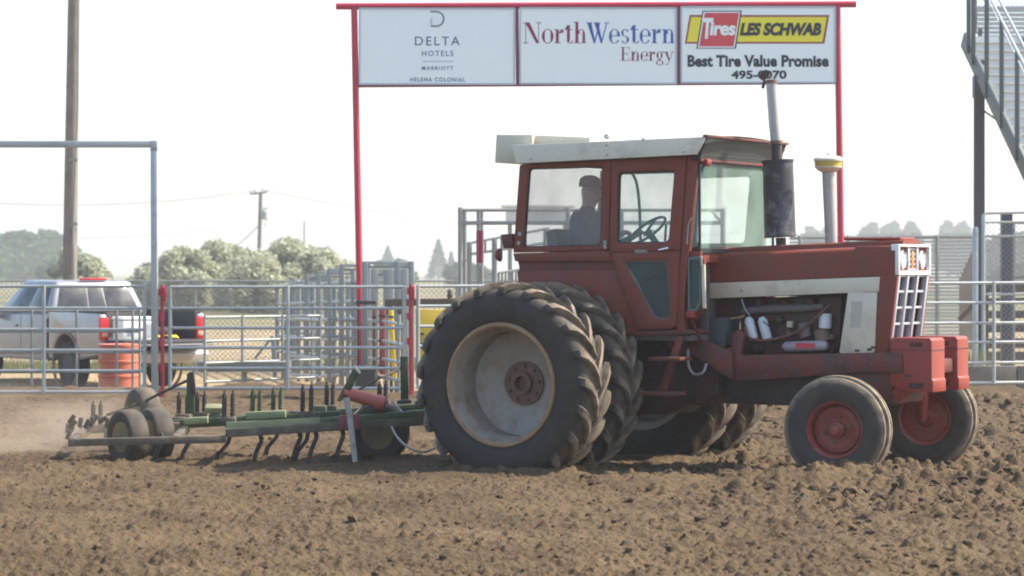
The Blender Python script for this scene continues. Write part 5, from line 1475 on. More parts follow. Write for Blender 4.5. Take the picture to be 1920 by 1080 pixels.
# chain link fence running behind the yard
def chainlink(g, p0, p1, z0, z1, pitch=.085, r=.003, m=None, root=None, name='mesh_wire'):
    """diamond mesh between two ground points, one stuff part"""
    p0, p1 = Vector(p0), Vector(p1)
    L_ = (p1 - p0).length; u = (p1 - p0).normalized(); H_ = z1 - z0
    nrm = Vector((-u.y, u.x, 0))
    b = MB()
    n = int((L_ + H_) / pitch) + 1
    for sg in (0, 1):
        for k in range(n):
            s0 = k * pitch - (H_ if sg == 0 else 0)
            s1 = s0 + H_ if sg == 0 else s0 - H_
            zz0, zz1 = z0, z1
            a_, b_ = s0, s1
            def clip(s, z, so, zo):
                if s < 0: t = (0 - s) / (so - s); return 0, z + (zo - z) * t
                if s > L_: t = (L_ - s) / (so - s); return L_, z + (zo - z) * t
                return s, z
            if max(a_, b_) <= 0 or min(a_, b_) >= L_: continue
            A, ZA = clip(a_, zz0, b_, zz1); B, ZB = clip(b_, zz1, a_, zz0)
            q0, q1 = p0 + u * A, p0 + u * B
            q0.z, q1.z = ZA, ZB
            d = (q1 - q0).normalized(); sd = d.cross(nrm).normalized() * r
            o = nrm * r * (1 if sg else -1)
            b.add([q0 - sd + o, q0 + sd + o, q0 + o + nrm * r, q1 - sd + o, q1 + sd + o, q1 + o + nrm * r], [(0, 1, 4, 3), (1, 2, 5, 4), (2, 0, 3, 5)])
    o = wb(b, name, m or M_galv2, root, fix=False)
    o['kind'] = 'stuff'
    return o
cf = empty('chain_link_fence', (-6, 53, yard_z(53)))
tag(cf, 'long chain link fence in front of the silvery bushes', 'fence')
z53 = yard_z(53)
chainlink(None, (-12, 53, 0), (1.5, 53, 0), z53 + .03, W(0, 527, 53).z, .10, .004, root=cf)
wb(MB().tube([(-12, 53, W(0, 527, 53).z), (1.5, 53, W(0, 527, 53).z)], .02, 8), 'top_rail', M_galv2, cf, smooth=True)
for k in range(6):
    x = -11.5 + 2.6 * k; wb(MB().tube([(x, 53, z53 - .1), (x, 53, W(0, 525, 53).z)], .028, 8), 'post', M_galv2, cf, smooth=True)
# ---------------------------------------------------------------- pickup truck
tk = empty('pickup_truck', (-6.89, 46.64, yard_z(46.6)), R(125))
tag(tk, 'silver pickup truck with tailgate lowered, parked behind the pipe gate', 'truck')
def kb(b, name, m, parent=None, **kw): return b.build(name, m, parent or tk, **kw)
def arch(cx, r, cz, n=12): return [(cx + r * math.cos(math.pi * k / n), cz + r * math.sin(math.pi * k / n)) for k in range(n + 1)]
side_bed = [(-1.30, .62), (-1.30, 1.28), (-1.22, 1.32), (.70, 1.34), (.70, .50)] + arch(0, .47, .50)
for sg in (-1, 1):
    bw = MB().prism(side_bed, sg * .86, sg * 1.0)
    kb(bw, 'bed_side', M_silver, bevel=.03)
    kb(MB().lathe([(.47, sg * .99), (.52, sg * .99), (.52, sg * 1.015), (.47, sg * 1.015)], 40, Matrix.Translation((0, 0, .47)), close=True), 'wheel_arch_trim', mat('rust_stained_trim', (.22, .12, .08), .7, var=.3), smooth=True)
    tl = kb(MB().box(-1.335, -1.26, sg * .83, sg * 1.005, .86, 1.25), 'tail_lamp', M_taillamp, bevel=.025)
    kb(MB().box(-1.342, -1.30, sg * .86, sg * .97, .92, 1.00), 'reverse_lens', mat('lamp_amber_white', (.7, .35, .25), .3), tl, bevel=.01)
kb(MB().box(-1.28, .70, -.86, .86, .80, .86), 'bed_floor', M_dark, bevel=.01)
kb(MB().box(.62, .70, -.86, .86, .86, 1.32), 'bed_front_wall', M_dark, bevel=.01)
for sg in (-1, 1):
    kb(MB().box(-1.27, .62, sg * .835, sg * .858, .86, 1.335), 'bed_liner', M_dark, bevel=.008)
    kb(MB().box(-1.28, .70, sg * .85, sg * 1.0, 1.342, 1.362), 'bed_rail_cap', M_dark, bevel=.008)
tg = kb(MB().box(-1.92, -1.32, -.84, .84, .80, .86), 'tailgate', M_dark, bevel=.015)
kb(MB().box(-1.93, -1.34, -.85, .85, .765, .80), 'tailgate_skin', M_silver, tg, bevel=.012)
kb(MB().box(-1.60, -1.56, -.14, .14, .755, .766), 'handle', M_dark, tg, bevel=.004)
kb(MB().prism([(-1.50, .46), (-1.52, .62), (-1.46, .68), (-1.30, .68), (-1.30, .46)], -.98, .98), 'rear_bumper', mat('scuffed_bumper', (.40, .37, .33), .4, .4, var=.12), bevel=.03)
kb(MB().box(-1.46, -1.30, -.30, .30, .40, .46), 'hitch', M_dark, bevel=.02)
body = [(.74, .46), (.74, 1.28), (2.95, 1.26), (3.0, 1.24), (4.15, 1.14), (4.32, 1.05), (4.36, .50), (4.05, .46)] + arch(3.58, .47, .46) + [(3.08, .46)]
kb(MB().prism(body, -.99, .99), 'cab_body', M_silver, bevel=.04)
def roofpt(x, y, z): return (x, y, z)
gh0 = [(.76, .96), (2.98, .95)]
g = MB()
lo_ = [(.76, -.95, 1.275), (3.0, -.95, 1.25), (3.0, .95, 1.25), (.76, .95, 1.275)]
hi_ = [(.98, -.74, 1.86), (2.25, -.74, 1.87), (2.25, .74, 1.87), (.98, .74, 1.86)]
g.add(lo_ + hi_, [(0, 1, 2, 3), (7, 6, 5, 4), (0, 4, 5, 1), (1, 5, 6, 2), (2, 6, 7, 3), (3, 7, 4, 0)])
kb(g, 'cab_roof', M_silver, bevel=.07, seg=3)
def quadlerp(q, u, v):
    a, b_, c, d = [Vector(p) for p in q]
    return (a * (1 - u) + b_ * u) * (1 - v) + (d * (1 - u) + c * u) * v
def window(q, u0, u1, v0, v1, name, off):
    p = [quadlerp(q, u0, v0), quadlerp(q, u1, v0), quadlerp(q, u1, v1), quadlerp(q, u0, v1)]
    nrm = (p[1] - p[0]).cross(p[3] - p[0]).normalized()
    if nrm.dot(Vector(off)) < 0: nrm = -nrm
    b = MB(); b.add([x + nrm * .006 for x in p] + [x - nrm * .02 for x in p], [(0, 1, 2, 3), (7, 6, 5, 4), (0, 4, 5, 1), (1, 5, 6, 2), (2, 6, 7, 3), (3, 7, 4, 0)])
    kb(b, name, M_carglass, bevel=.004)
back = [lo_[0], lo_[3], hi_[3], hi_[0]]
window(back, .07, .40, .16, .82, 'rear_window', (-1, 0, .3)); window(back, .41, .59, .16, .82, 'rear_window', (-1, 0, .3)); window(back, .60, .93, .16, .82, 'rear_window', (-1, 0, .3))
for sg, (i, j) in ((-1, (0, 1)), (1, (3, 2))):
    q = [lo_[i], lo_[j], hi_[j], hi_[i]]
    window(q, .07, .40, .12, .80, 'side_window', (0, sg, .3)); window(q, .45, .82, .12, .80, 'side_window', (0, sg, .3))
q = [lo_[1], lo_[2], hi_[2], hi_[1]]
window(q, .06, .94, .1, .9, 'windscreen', (1, 0, .5))
kb(MB().box(.955, 1.02, -.26, .26, 1.862, 1.905), 'brake_lamp', M_taillamp, bevel=.015)
for sg in (-1, 1):
    kb(MB().box(.742, .80, sg * .93, sg * .992, .5, 1.2), 'door_gap', M_dark)
    mi = kb(MB().box(2.72, 2.82, sg * 1.0, sg * 1.22, 1.18, 1.42), 'mirror', M_dark, bevel=.03)
    kb(MB().box(1.85, 1.86, sg * .988, sg * .993, .52, 1.24), 'door_seam', M_dark)
    kb(MB().box(2.0, 2.16, sg * .99, sg * 1.02, 1.04, 1.08), 'door_handle', M_silver, bevel=.008)
    for x in (0, 3.58):
        w = empty('wheel'); w.parent = tk; w.location = (x, sg * .84, .40)
        MB().lathe([(.22, -.12), (.27, -.135), (.36, -.13), (.40, -.10), (.402, 0), (.40, .10), (.36, .13), (.27, .135), (.22, .12)], 36, close=True).build('tyre', M_tyre_s, w, smooth=True)
        rm = MB().lathe([(.23, sg * .12), (.215, sg * .10), (.20, sg * .05), (.09, sg * .08), (.05, sg * .09), (0, sg * .09)], 28).build('rim', M_dark, w, smooth=True)
        hb = MB()
        for k in range(5):
            a = 2 * math.pi * k / 5; hb.bar((.07 * math.cos(a), sg * .09, .07 * math.sin(a)), (.21 * math.cos(a), sg * .10, .21 * math.sin(a)), .05, .02, up=(0, 1, 0))
        hb.build('spokes', M_alu, w, bevel=.006)
def on_truck(p): return tk.matrix_basis @ Vector(p)
def tk_thing(name, p, label, cat):
    o = empty(name, on_truck(p), R(125)); tag(o, label, cat); return o
bpy.context.view_layer.update()
co_ = tk_thing('cooler', (-1.62, .52, .862), 'white plastic cooler standing on the lowered tailgate', 'cooler')
MB().box(-.20, .20, -.30, .30, 0, .34).build('tub', M_white, co_, bevel=.03)
MB().box(-.21, .21, -.31, .31, .345, .40).build('lid', M_panel, co_, bevel=.02)
MB().box(-.206, -.199, -.25, -.10, .06, .28).build('grey_sticker', M_alu, co_)
MB().box(-.206, -.199, .12, .22, .08, .22).build('blue_sticker', M_slate, co_)
st_ = tk_thing('tow_strap', (-1.66, -.08, .862), 'heap of yellow webbing strap on the lowered tailgate', 'strap')
pts_ = [Vector((.05 * math.sin(k * 1.7), -.22 + .03 * k, .03 + .05 * abs(math.sin(k * 1.1)))) for k in range(16)]
bb = MB()
for a, c in zip(pts_[:-1], pts_[1:]): bb.bar(a, c, .06, .012)
bb.build('webbing', mat('yellow_webbing', (.65, .50, .04), .8), st_, bevel=.002)
MB().tube([(.0, .24, .03), (.02, .30, .05), (.0, .36, .03)], .018, 8).build('hook', M_steel, st_, smooth=True)
sp_ = tk_thing('spare_tyre', (-.55, -.42, .862), 'dark spare tyre lying in the pickup bed with green rag', 'tyre')
MB().lathe([(.20, .0), (.24, .02), (.34, .03), (.38, .08), (.38, .14), (.34, .19), (.24, .20), (.20, .18)], 28, Matrix.Rotation(R(90), 4, 'X'), close=True).build('tyre', M_tyre_s, sp_, smooth=True)
MB().lathe([(.20, .05), (.12, .10), (.05, .08), (0, .08)], 20, Matrix.Rotation(R(90), 4, 'X')).build('rim', M_alu, sp_, smooth=True)

# drum by the gate
dr = empty('drum', W(223, 742, 38.0)); dr.location.z = yard_z(38.0) + .02
tag(dr, 'orange red plastic drum standing behind the pipe gate beside pickup bumper', 'drum')
RX = Matrix.Rotation(R(90), 4, 'X')
MB().lathe([(0, 0), (.27, 0), (.285, .02), (.29, .05), (.282, .06), (.29, .07), (.29, .24), (.302, .25), (.302, .275), (.29, .285), (.29, .45), (.302, .46), (.302, .485), (.29, .495), (.288, .66), (.28, .69)], 40, RX).build('body', M_barrel, dr, smooth=True)
MB().lathe([(.27, .68), (.298, .685), (.298, .715), (.27, .72), (0, .715)], 40, RX).build('lid', M_barrel, dr, smooth=True)

# ---------------------------------------------------------------- utility poles and wires
def pole(name, label, foot, top, r0, r1):
    o = empty(name, foot); tag(o, label, 'pole')
    wb(MB().tube([foot - Vector((0, 0, .2)), (foot + top) / 2, top], [r0, (r0 + r1) / 2, r1], 16), 'shaft', M_wood, o, smooth=True)
    return o
foot = W(128, 600, 57); foot.z = yard_z(57)
p1_ = pole('utility_pole', 'thick weathered timber pole rising behind the pickup cab with conduit', foot, W(140, -90, 57), .165, .125)
wb(MB().tube([W(140, 560, 56.84), W(137, 440, 56.84), W(141, 330, 56.84), W(146, 200, 56.84), W(147, -80, 56.84)], .022, 8), 'conduit', M_galv2, p1_, smooth=True)
for y in (300, 420): wb(MB().bar(W(130, y, 56.82), W(146, y, 56.82), .03, .05), 'conduit_strap', M_galv2, p1_)
wb(MB().box(W(120, 0, 57).x, W(158, 0, 57).x, 56.6, 56.8, W(0, -85, 57).z, W(0, -80, 57).z), 'crossarm', M_wood, p1_)
DP = 165.
foot = W(484, 560, DP); foot.z = yard_z(DP)
p2_ = pole('utility_pole', 'slim distant power pole with grey transformer can above silvery bushes', foot, W(489, 360, DP), .16, .12)
wb(MB().bar(W(470, 364, DP - .3), W(500, 360, DP - .3), .12, .12), 'crossarm', M_wood, p2_)
for x, y in ((470, 360), (478, 358), (492, 355), (500, 357)):
    wb(MB().tube([W(x, y + 3, DP - .3), W(x, y - 2, DP - .3)], [.07, .045], 8), 'insulator', M_galv2, p2_, smooth=True)
wb(MB().tube([W(496.5, 412, DP - .3), W(496.5, 410, DP - .3), W(496.5, 397, DP - .3), W(496.5, 395, DP - .3)], [.12, .2, .2, .14], 16), 'transformer', mat('transformer_grey', (.30, .32, .35), .5), p2_, smooth=True)
for x in (494.5, 499): wb(MB().tube([W(x, 396, DP - .3), W(x, 389, DP - .3)], .04, 8), 'bushing', M_wood, p2_, smooth=True)
wb(MB().tube([W(499, 396, DP - .3), W(501, 410, DP - .3), W(496, 425, DP - .2)], .02, 6), 'jumper_wire', M_dark, p2_, smooth=True)
foot = W(571, 560, 300.); foot.z = yard_z(300)
p3_ = pole('utility_pole', 'thin far pale pole just above the bush crest', foot, W(570.5, 414, 300), .11, .09)
wb(MB().bar(W(569, 420, 299.7), W(573, 420, 299.7), .08, .08), 'crossarm', M_wood, p3_)
def wire(a, c, sag, label, r=.014):
    pts_ = []
    for k in range(25):
        t = k / 24; p = a * (1 - t) + c * t; p = p.copy(); p.z -= sag * 4 * t * (1 - t); pts_.append(p)
    o = MB().tube(pts_, r, 5).build('power_line', M_dark)
    tag(o, label, 'wire')
wire(W(478, 357, DP), W(-400, 330, 140), 1.2, 'upper power wire running from slim pole past the thick pole')
wire(W(500, 357, DP), W(1500, 420, 260), 2.0, 'power wire running from slim pole towards the sign posts')
wire(W(488, 418, DP), W(-400, 410, 140), 1.0, 'lower power wire below the transformer', .011)
wire(W(488, 418, DP), W(1400, 455, 260), 2.0, 'lower power wire passing behind the sign', .011)
wire(W(488, 420, DP), W(425, 478, DP - 2), .05, 'slanting guy wire from slim pole into the bushes', .03)

# ---------------------------------------------------------------- trees
def leaf_mat(name, c0, c1, tr=.35):
    m = bpy.data.materials.new(name); m.use_nodes = True
    t = m.node_tree; N, L = t.nodes, t.links
    b = N['Principled BSDF']
    ge = N.new('ShaderNodeNewGeometry')
    mx = N.new('ShaderNodeMix'); mx.data_type = 'RGBA'; mx.inputs[6].default_value = rgb(c0); mx.inputs[7].default_value = rgb(c1)
    L.new(ge.outputs['Random Per Island'], mx.inputs[0])
    L.new(mx.outputs[2], b.inputs['Base Color']); b.inputs['Roughness'].default_value = .7
    b.inputs['Specular IOR Level'].default_value = .25
    tl = N.new('ShaderNodeBsdfTranslucent'); L.new(mx.outputs[2], tl.inputs['Color'])
    ms = N.new('ShaderNodeMixShader'); ms.inputs[0].default_value = tr
    L.new(b.outputs[0], ms.inputs[1]); L.new(tl.outputs[0], ms.inputs[2])
    L.new(ms.outputs[0], N['Material Output'].inputs['Surface'])
    return m
L_olive = leaf_mat('silvery_olive_leaf', (.31, .32, .20), (.56, .56, .41))
L_cotton = leaf_mat('dark_green_leaf', (.035, .075, .020), (.085, .15, .04))
L_far = leaf_mat('mid_green_leaf', (.03, .055, .025), (.075, .11, .05))
L_spruce = leaf_mat('spruce_needle', (.022, .045, .035), (.05, .08, .06), .15)
L_weed = leaf_mat('weed_leaf', (.10, .13, .04), (.26, .25, .09))
L_straw = leaf_mat('dry_grass', (.38, .30, .14), (.62, .50, .26))
def leaves(n, blobs, size, seed, shell=.55):
    g = np.random.default_rng(seed)
    bl_ = np.array(blobs)                          # cx cy cz rx ry rz
    wts = (bl_[:, 3] * bl_[:, 5]); wts = wts / wts.sum()
    k = g.choice(len(bl_), n, p=wts)
    d = g.normal(size=(n, 3)); d /= np.linalg.norm(d, axis=1)[:, None]
    rr = (shell + (1 - shell) * g.random(n) ** .6) * (1 + .10 * g.normal(size=n))
    c = bl_[k, :3] + d * bl_[k, 3:] * rr[:, None]
    a = g.normal(size=(n, 3)) + d * .6; a /= np.linalg.norm(a, axis=1)[:, None]
    b = np.cross(a, g.normal(size=(n, 3))); b /= np.linalg.norm(b, axis=1)[:, None]
    c2 = np.cross(a, b)
    s = size * (.6 + .8 * g.random(n))[:, None]
    v = np.stack([c - b * s, c - c2 * s * .55, c + b * s, c + c2 * s * .55], 1).reshape(-1, 3)
    f = np.arange(4 * n).reshape(n, 4)
    return v, f
def leaf_mesh(name, v, f, m, parent):
    me = bpy.data.meshes.new(name)
    me.vertices.add(len(v)); me.vertices.foreach_set('co', v.astype(np.float32).ravel())
    me.loops.add(f.size); me.loops.foreach_set('vertex_index', f.ravel().astype(np.int32))
    me.polygons.add(len(f)); me.polygons.foreach_set('loop_start', (np.arange(len(f)) * f.shape[1]).astype(np.int32))
    me.update(calc_edges=True); me.materials.append(m)
    o = bpy.data.objects.new(name, me); COL.objects.link(o); o.parent = parent
    return o
def tree(name, label, px, d, ytop, half_px, m, n, leaf, seed, nb=14, group=None, cat='tree', low=.12):
    base = W(px, 560, d); base.z = yard_z(d)
    H_ = W(px, ytop, d).z - base.z; Rw = half_px / F * d
    o = empty(name, base); tag(o, label, cat, group)
    g = random.Random(seed)
    blobs = []
    for k in range(nb):
        t = (k + .5) / nb
        z = H_ * (low + (1 - low) * (.15 + .75 * t)); wr = Rw * math.sin(math.pi * (.18 + .72 * t) ** .85) ** .8
        a = g.random() * 6.28; q = wr * (.35 + .6 * g.random())
        r = Rw * (.26 + .22 * g.random()) * (1.15 - .45 * t)
        z = min(z, H_ - r * .7)
        blobs.append((q * math.cos(a), q * math.sin(a), max(z, r * .6), r, r, r * (.7 + .3 * g.random())))
    blobs.append((g.uniform(-.2, .2) * Rw, 0, H_ - Rw * .22, Rw * .28, Rw * .28, Rw * .24))
    v, f = leaves(n, blobs, leaf, seed)
    v[:, 2] = np.maximum(v[:, 2], .05)
    leaf_mesh('crown', v, f, m, o)
    MB().tube([(0, 0, -.1), (.02 * H_, 0, H_ * .3), (-.02 * H_, 0, H_ * .62), (0, 0, H_ * .85)], [H_ * .035, H_ * .026, H_ * .016, H_ * .005], 10).build('trunk', M_wood, o, smooth=True)
    for k in range(6):
        bl_ = blobs[g.randrange(len(blobs))]
        MB().tube([(0, 0, H_ * g.uniform(.15, .4)), (bl_[0] * .55, bl_[1] * .55, bl_[2] * .8), (bl_[0], bl_[1], bl_[2])], [H_ * .015, H_ * .01, H_ * .004], 7).build('limb', M_wood, o, smooth=True)
    return o
def conifer(label, px, d, ytop, half_px, seed):
    base = W(px, 520, d); base.z = yard_z(d)
    H_ = W(px, ytop, d).z - base.z; Rw = half_px / F * d
    o = empty('spruce_tree', base); tag(o, label, 'tree')
    g = np.random.default_rng(seed)
    n = 5200
    t = g.random(n) ** .75; a = g.random(n) * 6.283
    tier = 1 + .22 * np.sin(t * 40 + a * 3)
    r = Rw * (1 - t) * tier * (.35 + .65 * g.random(n) ** .5) + .05
    c = np.stack([r * np.cos(a), r * np.sin(a), H_ * (.06 + .94 * t) - r * .25], -1)
    dirv = np.stack([np.cos(a), np.sin(a), -.35 + .2 * g.normal(size=n)], -1)
    sd = np.cross(dirv, g.normal(size=(n, 3))); sd /= np.linalg.norm(sd, axis=1)[:, None]
    s = (.04 * H_) * (.6 + .6 * g.random(n))[:, None]
    v = np.stack([c - dirv * s, c - sd * s * .35, c + dirv * s, c + sd * s * .35], 1).reshape(-1, 3)
    leaf_mesh('crown', v, np.arange(4 * n).reshape(n, 4), L_spruce, o)
    MB().tube([(0, 0, -.1), (0, 0, H_ * .95)], [H_ * .025, H_ * .004], 8).build('trunk', M_wood, o, smooth=True)
OG = 'silvery olive bushes behind the yard'
for i, (px, d, yt, hw, lab) in enumerate([
    (345, 128, 462, 66, 'silvery olive bush nearest the tall grey frame post'),
    (412, 134, 450, 68, 'tall silvery olive bush left of slim power pole'),
    (478, 124, 474, 66, 'lower silvery olive bush at the foot of slim power pole'),
    (535, 130, 447, 70, 'broad silvery olive bush right of slim power pole'),
    (600, 127, 466, 62, 'silvery olive bush behind the chute alley'),
    (640, 140, 490, 44, 'low end silvery olive bush by the crimson sign post'),
    (275, 140, 500, 40, 'small silvery olive bush seen between pickup and grey post'),
    (158, 126, 474, 44, 'silvery olive bush at the foot of thick timber pole'),
    (126, 132, 466, 40, 'silvery olive bush just behind the thick timber pole')]):
    tree('olive_bush', lab, px, d, yt, hw, L_olive, 21000, .105, 100 + i, 44, OG, 'bush', .02)
for i, (px, d, yt, hw, lab) in enumerate([
    (30, 420, 436, 62, 'dark green rounded tree above the pickup cab'),
    (92, 440, 432, 48, 'dark green tree touching the thick timber pole'),
    (-40, 410, 440, 60, 'dark green tree at the far end of the tree row past pickup')]):
    tree('leafy_tree', lab, px, d, yt, hw, L_cotton, 9000, .5, 200 + i, 40, 'dark green trees behind the pickup', 'tree', .05)
conifer('tall blue green spruce beyond the pen yard', 822, 560, 449, 24, 301)
conifer('smaller spruce beside the tall blue green spruce', 846, 540, 472, 13, 302)
conifer('distant spruce tip above the wide chute frame', 727, 600, 462, 26, 303)
for i, (px, d, yt, hw, lab) in enumerate([
    (1520, 660, 426, 22, 'hazy blue tree between muffler and intake pipe'),
    (1552, 670, 430, 16, 'small hazy tree behind the intake pipe'),
    (1632, 640, 420, 28, 'hazy tree cluster crown over the tractor hood'),
    (1672, 650, 417, 30, 'hazy blue tree in the middle of the clump over hood'),
    (1708, 640, 418, 28, 'hazy tree closing the clump above the headlights'),
    (1778, 660, 416, 26, 'hazy tree left of the grandstand column'),
    (1808, 650, 418, 24, 'hazy tree just beside grandstand column'),
    (1900, 420, 440, 60, 'green tree seen through chain link under the grandstand')]):
    tree('distant_tree', lab, px, d, yt, hw, L_far, 5200, .95 if d > 200 else .2, 400 + i, 34, 'hazy trees beyond the grandstand', 'tree', .03)
for i in range(14):
    px = -30 + 150 * i + random.uniform(-20, 20)
    if 1480 < px < 1850: continue
    tree('distant_shrub', 'low hazy shrub on the far field edge', px, random.uniform(260, 420), random.uniform(488, 498), 46, L_far, 1300, .45, 500 + i, 9, 'low hazy shrubs on the far field edge', 'shrub', .0)

# weeds and dry grass along the foot of the rails
def grass(name, label, n, xr_, yr_, hr, m, seed):
    g = np.random.default_rng(seed)
    x = g.uniform(*xr_, n); y = g.uniform(*yr_, n); h = g.uniform(*hr, n); a = g.random(n) * 6.28
    z = np.array([yard_z(t) for t in y])
    w = .008 + .006 * g.random(n); lx, ly = g.normal(size=n) * h * .3, g.normal(size=n) * h * .3
    v = np.stack([np.stack([x - w * np.cos(a), y - w * np.sin(a), z - .03], -1), np.stack([x + w * np.cos(a), y + w * np.sin(a), z - .03], -1), np.stack([x + lx, y + ly, z + h], -1)], 1).reshape(-1, 3)
    o = leaf_mesh(name, v, np.arange(3 * n).reshape(n, 3), m, None)
    stuff(o, label, 'grass')
grass('dry_grass', 'tan dry grass strip behind the timber board', 9000, (4.5, 10.5), (40.6, 44.5), (.06, .22), L_straw, 1)
grass('green_weeds', 'green weeds growing against the slatted fence', 2600, (6.3, 7.7), (43.0, 44.6), (.3, .95), L_weed, 2)
grass('yard_grass', 'sparse dry grass over the tan yard', 5000, (-12, 0), (42, 56), (.02, .07), L_straw, 3)
grass('bank_weeds', 'low green weeds along the yard fence', 9000, (-12, 1), (53.5, 57), (.05, .25), L_weed, 4)

# ---------------------------------------------------------------- right side: slatted fence, chain link, planks, kerb, grandstand
sf = empty('slatted_fence', W(1700, 640, 56)); sf.location.z = yard_z(56)
tag(sf, 'long pale fence of narrow metal slats behind the headlights', 'fence')
for k in range(30):
    y = 446 + 6.7 * k
    wb(MB().bar(W(1480, y + 2, 56.5), W(1836, y, 56), .02, .055), 'slat', M_bleach, sf, fix=False)
for px in (1500, 1590, 1672, 1757, 1834):
    a = W(px, 442, 55.9); wb(MB().tube([(a.x, 55.9, yard_z(56) - .1), a], .04, 10), 'post', M_galv2, sf, smooth=True)
wb(MB().tube([W(1480, 446, 55.95), W(1834, 443, 55.95)], .025, 8), 'top_rail', M_galv2, sf, smooth=True)
for k in range(60):
    x = 1490 + 5.8 * k; wb(MB().bar(W(x, 445, 55.95), W(x + 1, 437, 55.95), .012, .012, up=(0, 1, 0)), 'wire_barb', M_galv2, sf, fix=False)
pl = empty('plank_ramp', W(1815, 640, 50)); pl.location.z = yard_z(50)
tag(pl, 'leaning brown grey timber ramp side before the slatted fence', 'ramp')
for k in range(9):
    x = 1800 + 4 * k
    wb(MB().bar(W(x, 655, 50 - .02 * k), W(x, 520 - 9 * k, 50 - .02 * k), .036, .03, up=(0, 1, 0)), 'plank', mat('grey_brown_plank', (.36, .32, .27), .85, var=.2), pl, fix=False)
wb(MB().bar(W(1798, 600, 49.7), W(1836, 560, 49.7), .03, .08), 'brace', M_brown, pl)
# chain link enclosure
D2 = 43.0
ce = empty('chain_link_enclosure', W(1840, 700, D2)); ce.location.z = yard_z(D2)
tag(ce, 'galvanised chain link enclosure with capped post under the grandstand', 'fence')
zc_ = yard_z(D2)
def cpost(px, py, r, d=D2, m=None, nm='post'):
    a = W(px, py, d); return wb(MB().tube([(a.x, d, zc_ - .1), a - Vector((0, 0, .03)), a], [r, r, r * .55], 14), nm, m or M_galv, ce, smooth=True)
cpost(1829, 425, .048); cpost(1844, 402, .032); cpost(2010, 398, .032)
wb(MB().tube([W(1844, 403, D2), W(1850, 400, D2), W(2010, 397, D2)], .022, 8), 'rail', M_galv, ce, smooth=True)
wb(MB().tube([W(1848, 417, D2 + .3), W(2010, 415, D2 + .3)], .018, 8), 'rail', M_galv, ce, smooth=True)
wb(MB().tube([W(1840, 443, D2), W(2010, 443, D2)], .022, 8), 'rail', M_galv, ce, smooth=True)
wb(MB().tube([W(1840, 552, D2), W(2010, 552, D2)], .020, 8), 'rail', M_galv, ce, smooth=True)
chainlink(None, (W(1845, 0, D2).x, D2, 0), (W(2010, 0, D2).x, D2, 0), zc_ + .05, W(0, 417, D2).z, .085, .0035, root=ce)
gt = empty('chain_link_gate', W(1905, 520, D2 + .8)); gt.location.z = zc_
tag(gt, 'narrow chain link gate leaf right of the dark square post', 'gate')
for px in (1901, 1990): wb(MB().tube([(W(px, 0, D2 + .8).x, D2 + .8, zc_), W(px, 418, D2 + .8)], .02, 8), 'frame_post', M_galv2, gt, smooth=True)
for y in (418, 520): wb(MB().tube([W(1901, y, D2 + .8), W(1990, y, D2 + .8)], .02, 8), 'frame_rail', M_galv2, gt, smooth=True)
for y in (428, 440): wb(MB().tube([W(1899, y, D2 + .78), W(1903, y, D2 + .78)], .022, 8), 'hinge', M_galv, gt, smooth=True)
sq = empty('square_post', W(1887, 690, 44.5)); sq.location.z = yard_z(44.5)
tag(sq, 'dark square steel post standing behind the chain link enclosure', 'post')
wb(MB().bar((W(1887, 0, 44.5).x, 44.5, yard_z(44.5) - .1), W(1887, 401, 44.5), .18, .18, up=(0, 1, 0)), 'shaft', M_column, sq, bevel=.012)
wb(MB().bar(W(1887, 401, 44.5), W(1887, 398, 44.5), .16, .16, up=(0, 1, 0)), 'cap', M_column, sq, bevel=.02)
bs = empty('bleacher_base', W(1880, 680, 46.5)); bs.location.z = yard_z(46.5)
tag(bs, 'dark brown plank bleacher base seen through the chain link', 'bleacher')
for k, (y, h) in enumerate(((541, 15), (565, 12), (590, 14), (616, 14), (644, 18), (668, 16))):
    wb(MB().bar(W(1843, y, 46.5 - .12 * k), W(2040, y - 2, 46.5 - .12 * k), .22, h / F * 46.5), 'plank', M_brown, bs, bevel=.006)
for px in (1846, 1890, 1960): wb(MB().bar(W(px, 535, 46.8), (W(px, 0, 46.8).x, 46.8, yard_z(46.8) - .1), .12, .12, up=(0, 1, 0)), 'stud', M_brown, bs)
kb_ = empty('timber_kerb', W(1850, 715, 39.2)); kb_.location.z = yard_z(39.2)
tag(kb_, 'weathered grey timber base board along the foot of the gate', 'board')
for x0, x1 in ((1640, 1772), (1774, 1905), (1907, 2050)):
    a, c = W(x0, 686, 39.2), W(x1, 686, 39.2)
    wb(MB().box(a.x, c.x, 39.15, 39.25, yard_z(39.2) - .05, a.z), 'board', M_plank, kb_, bevel=.01)
for px in (1700, 1840, 1980): wb(MB().box(W(px, 0, 39.2).x - .05, W(px, 0, 39.2).x + .05, 39.25, 39.35, yard_z(39.2) - .1, W(0, 684, 39.2).z), 'stake', M_plank, kb_, bevel=.008)
# grandstand
gs = empty('grandstand', W(1870, 700, 47)); gs.location.z = yard_z(47)
tag(gs, 'aluminium grandstand with steep grey stair and steel column', 'grandstand')
a = W(1836, 140, 47)
col_ = MB(); w_ = .085
for dy in (-.075, .075): col_.box(a.x - w_, a.x + w_, 47 + dy - .008, 47 + dy + .008, yard_z(47) - .1, a.z + .25)
col_.box(a.x - .008, a.x + .008, 47 - .067, 47 + .067, yard_z(47) - .1, a.z + .25)
wb(col_, 'column', M_column, gs)
wb(MB().box(a.x - .11, a.x + .16, 46.85, 47.1, W(0, 183, 47).z, W(0, 142, 47).z), 'column_head', M_column, gs, bevel=.01)
def st_pt(t, off=0.0, dz=0.0):     # along the stair, t = 0 top, 1 bottom
    p0, p1 = W(1809, 78, 47.5), W(1932, 338, 44.4)
    p = p0 + (p1 - p0) * t; return p + Vector((0, 0, dz)) + Vector((off, off * .25, 0))
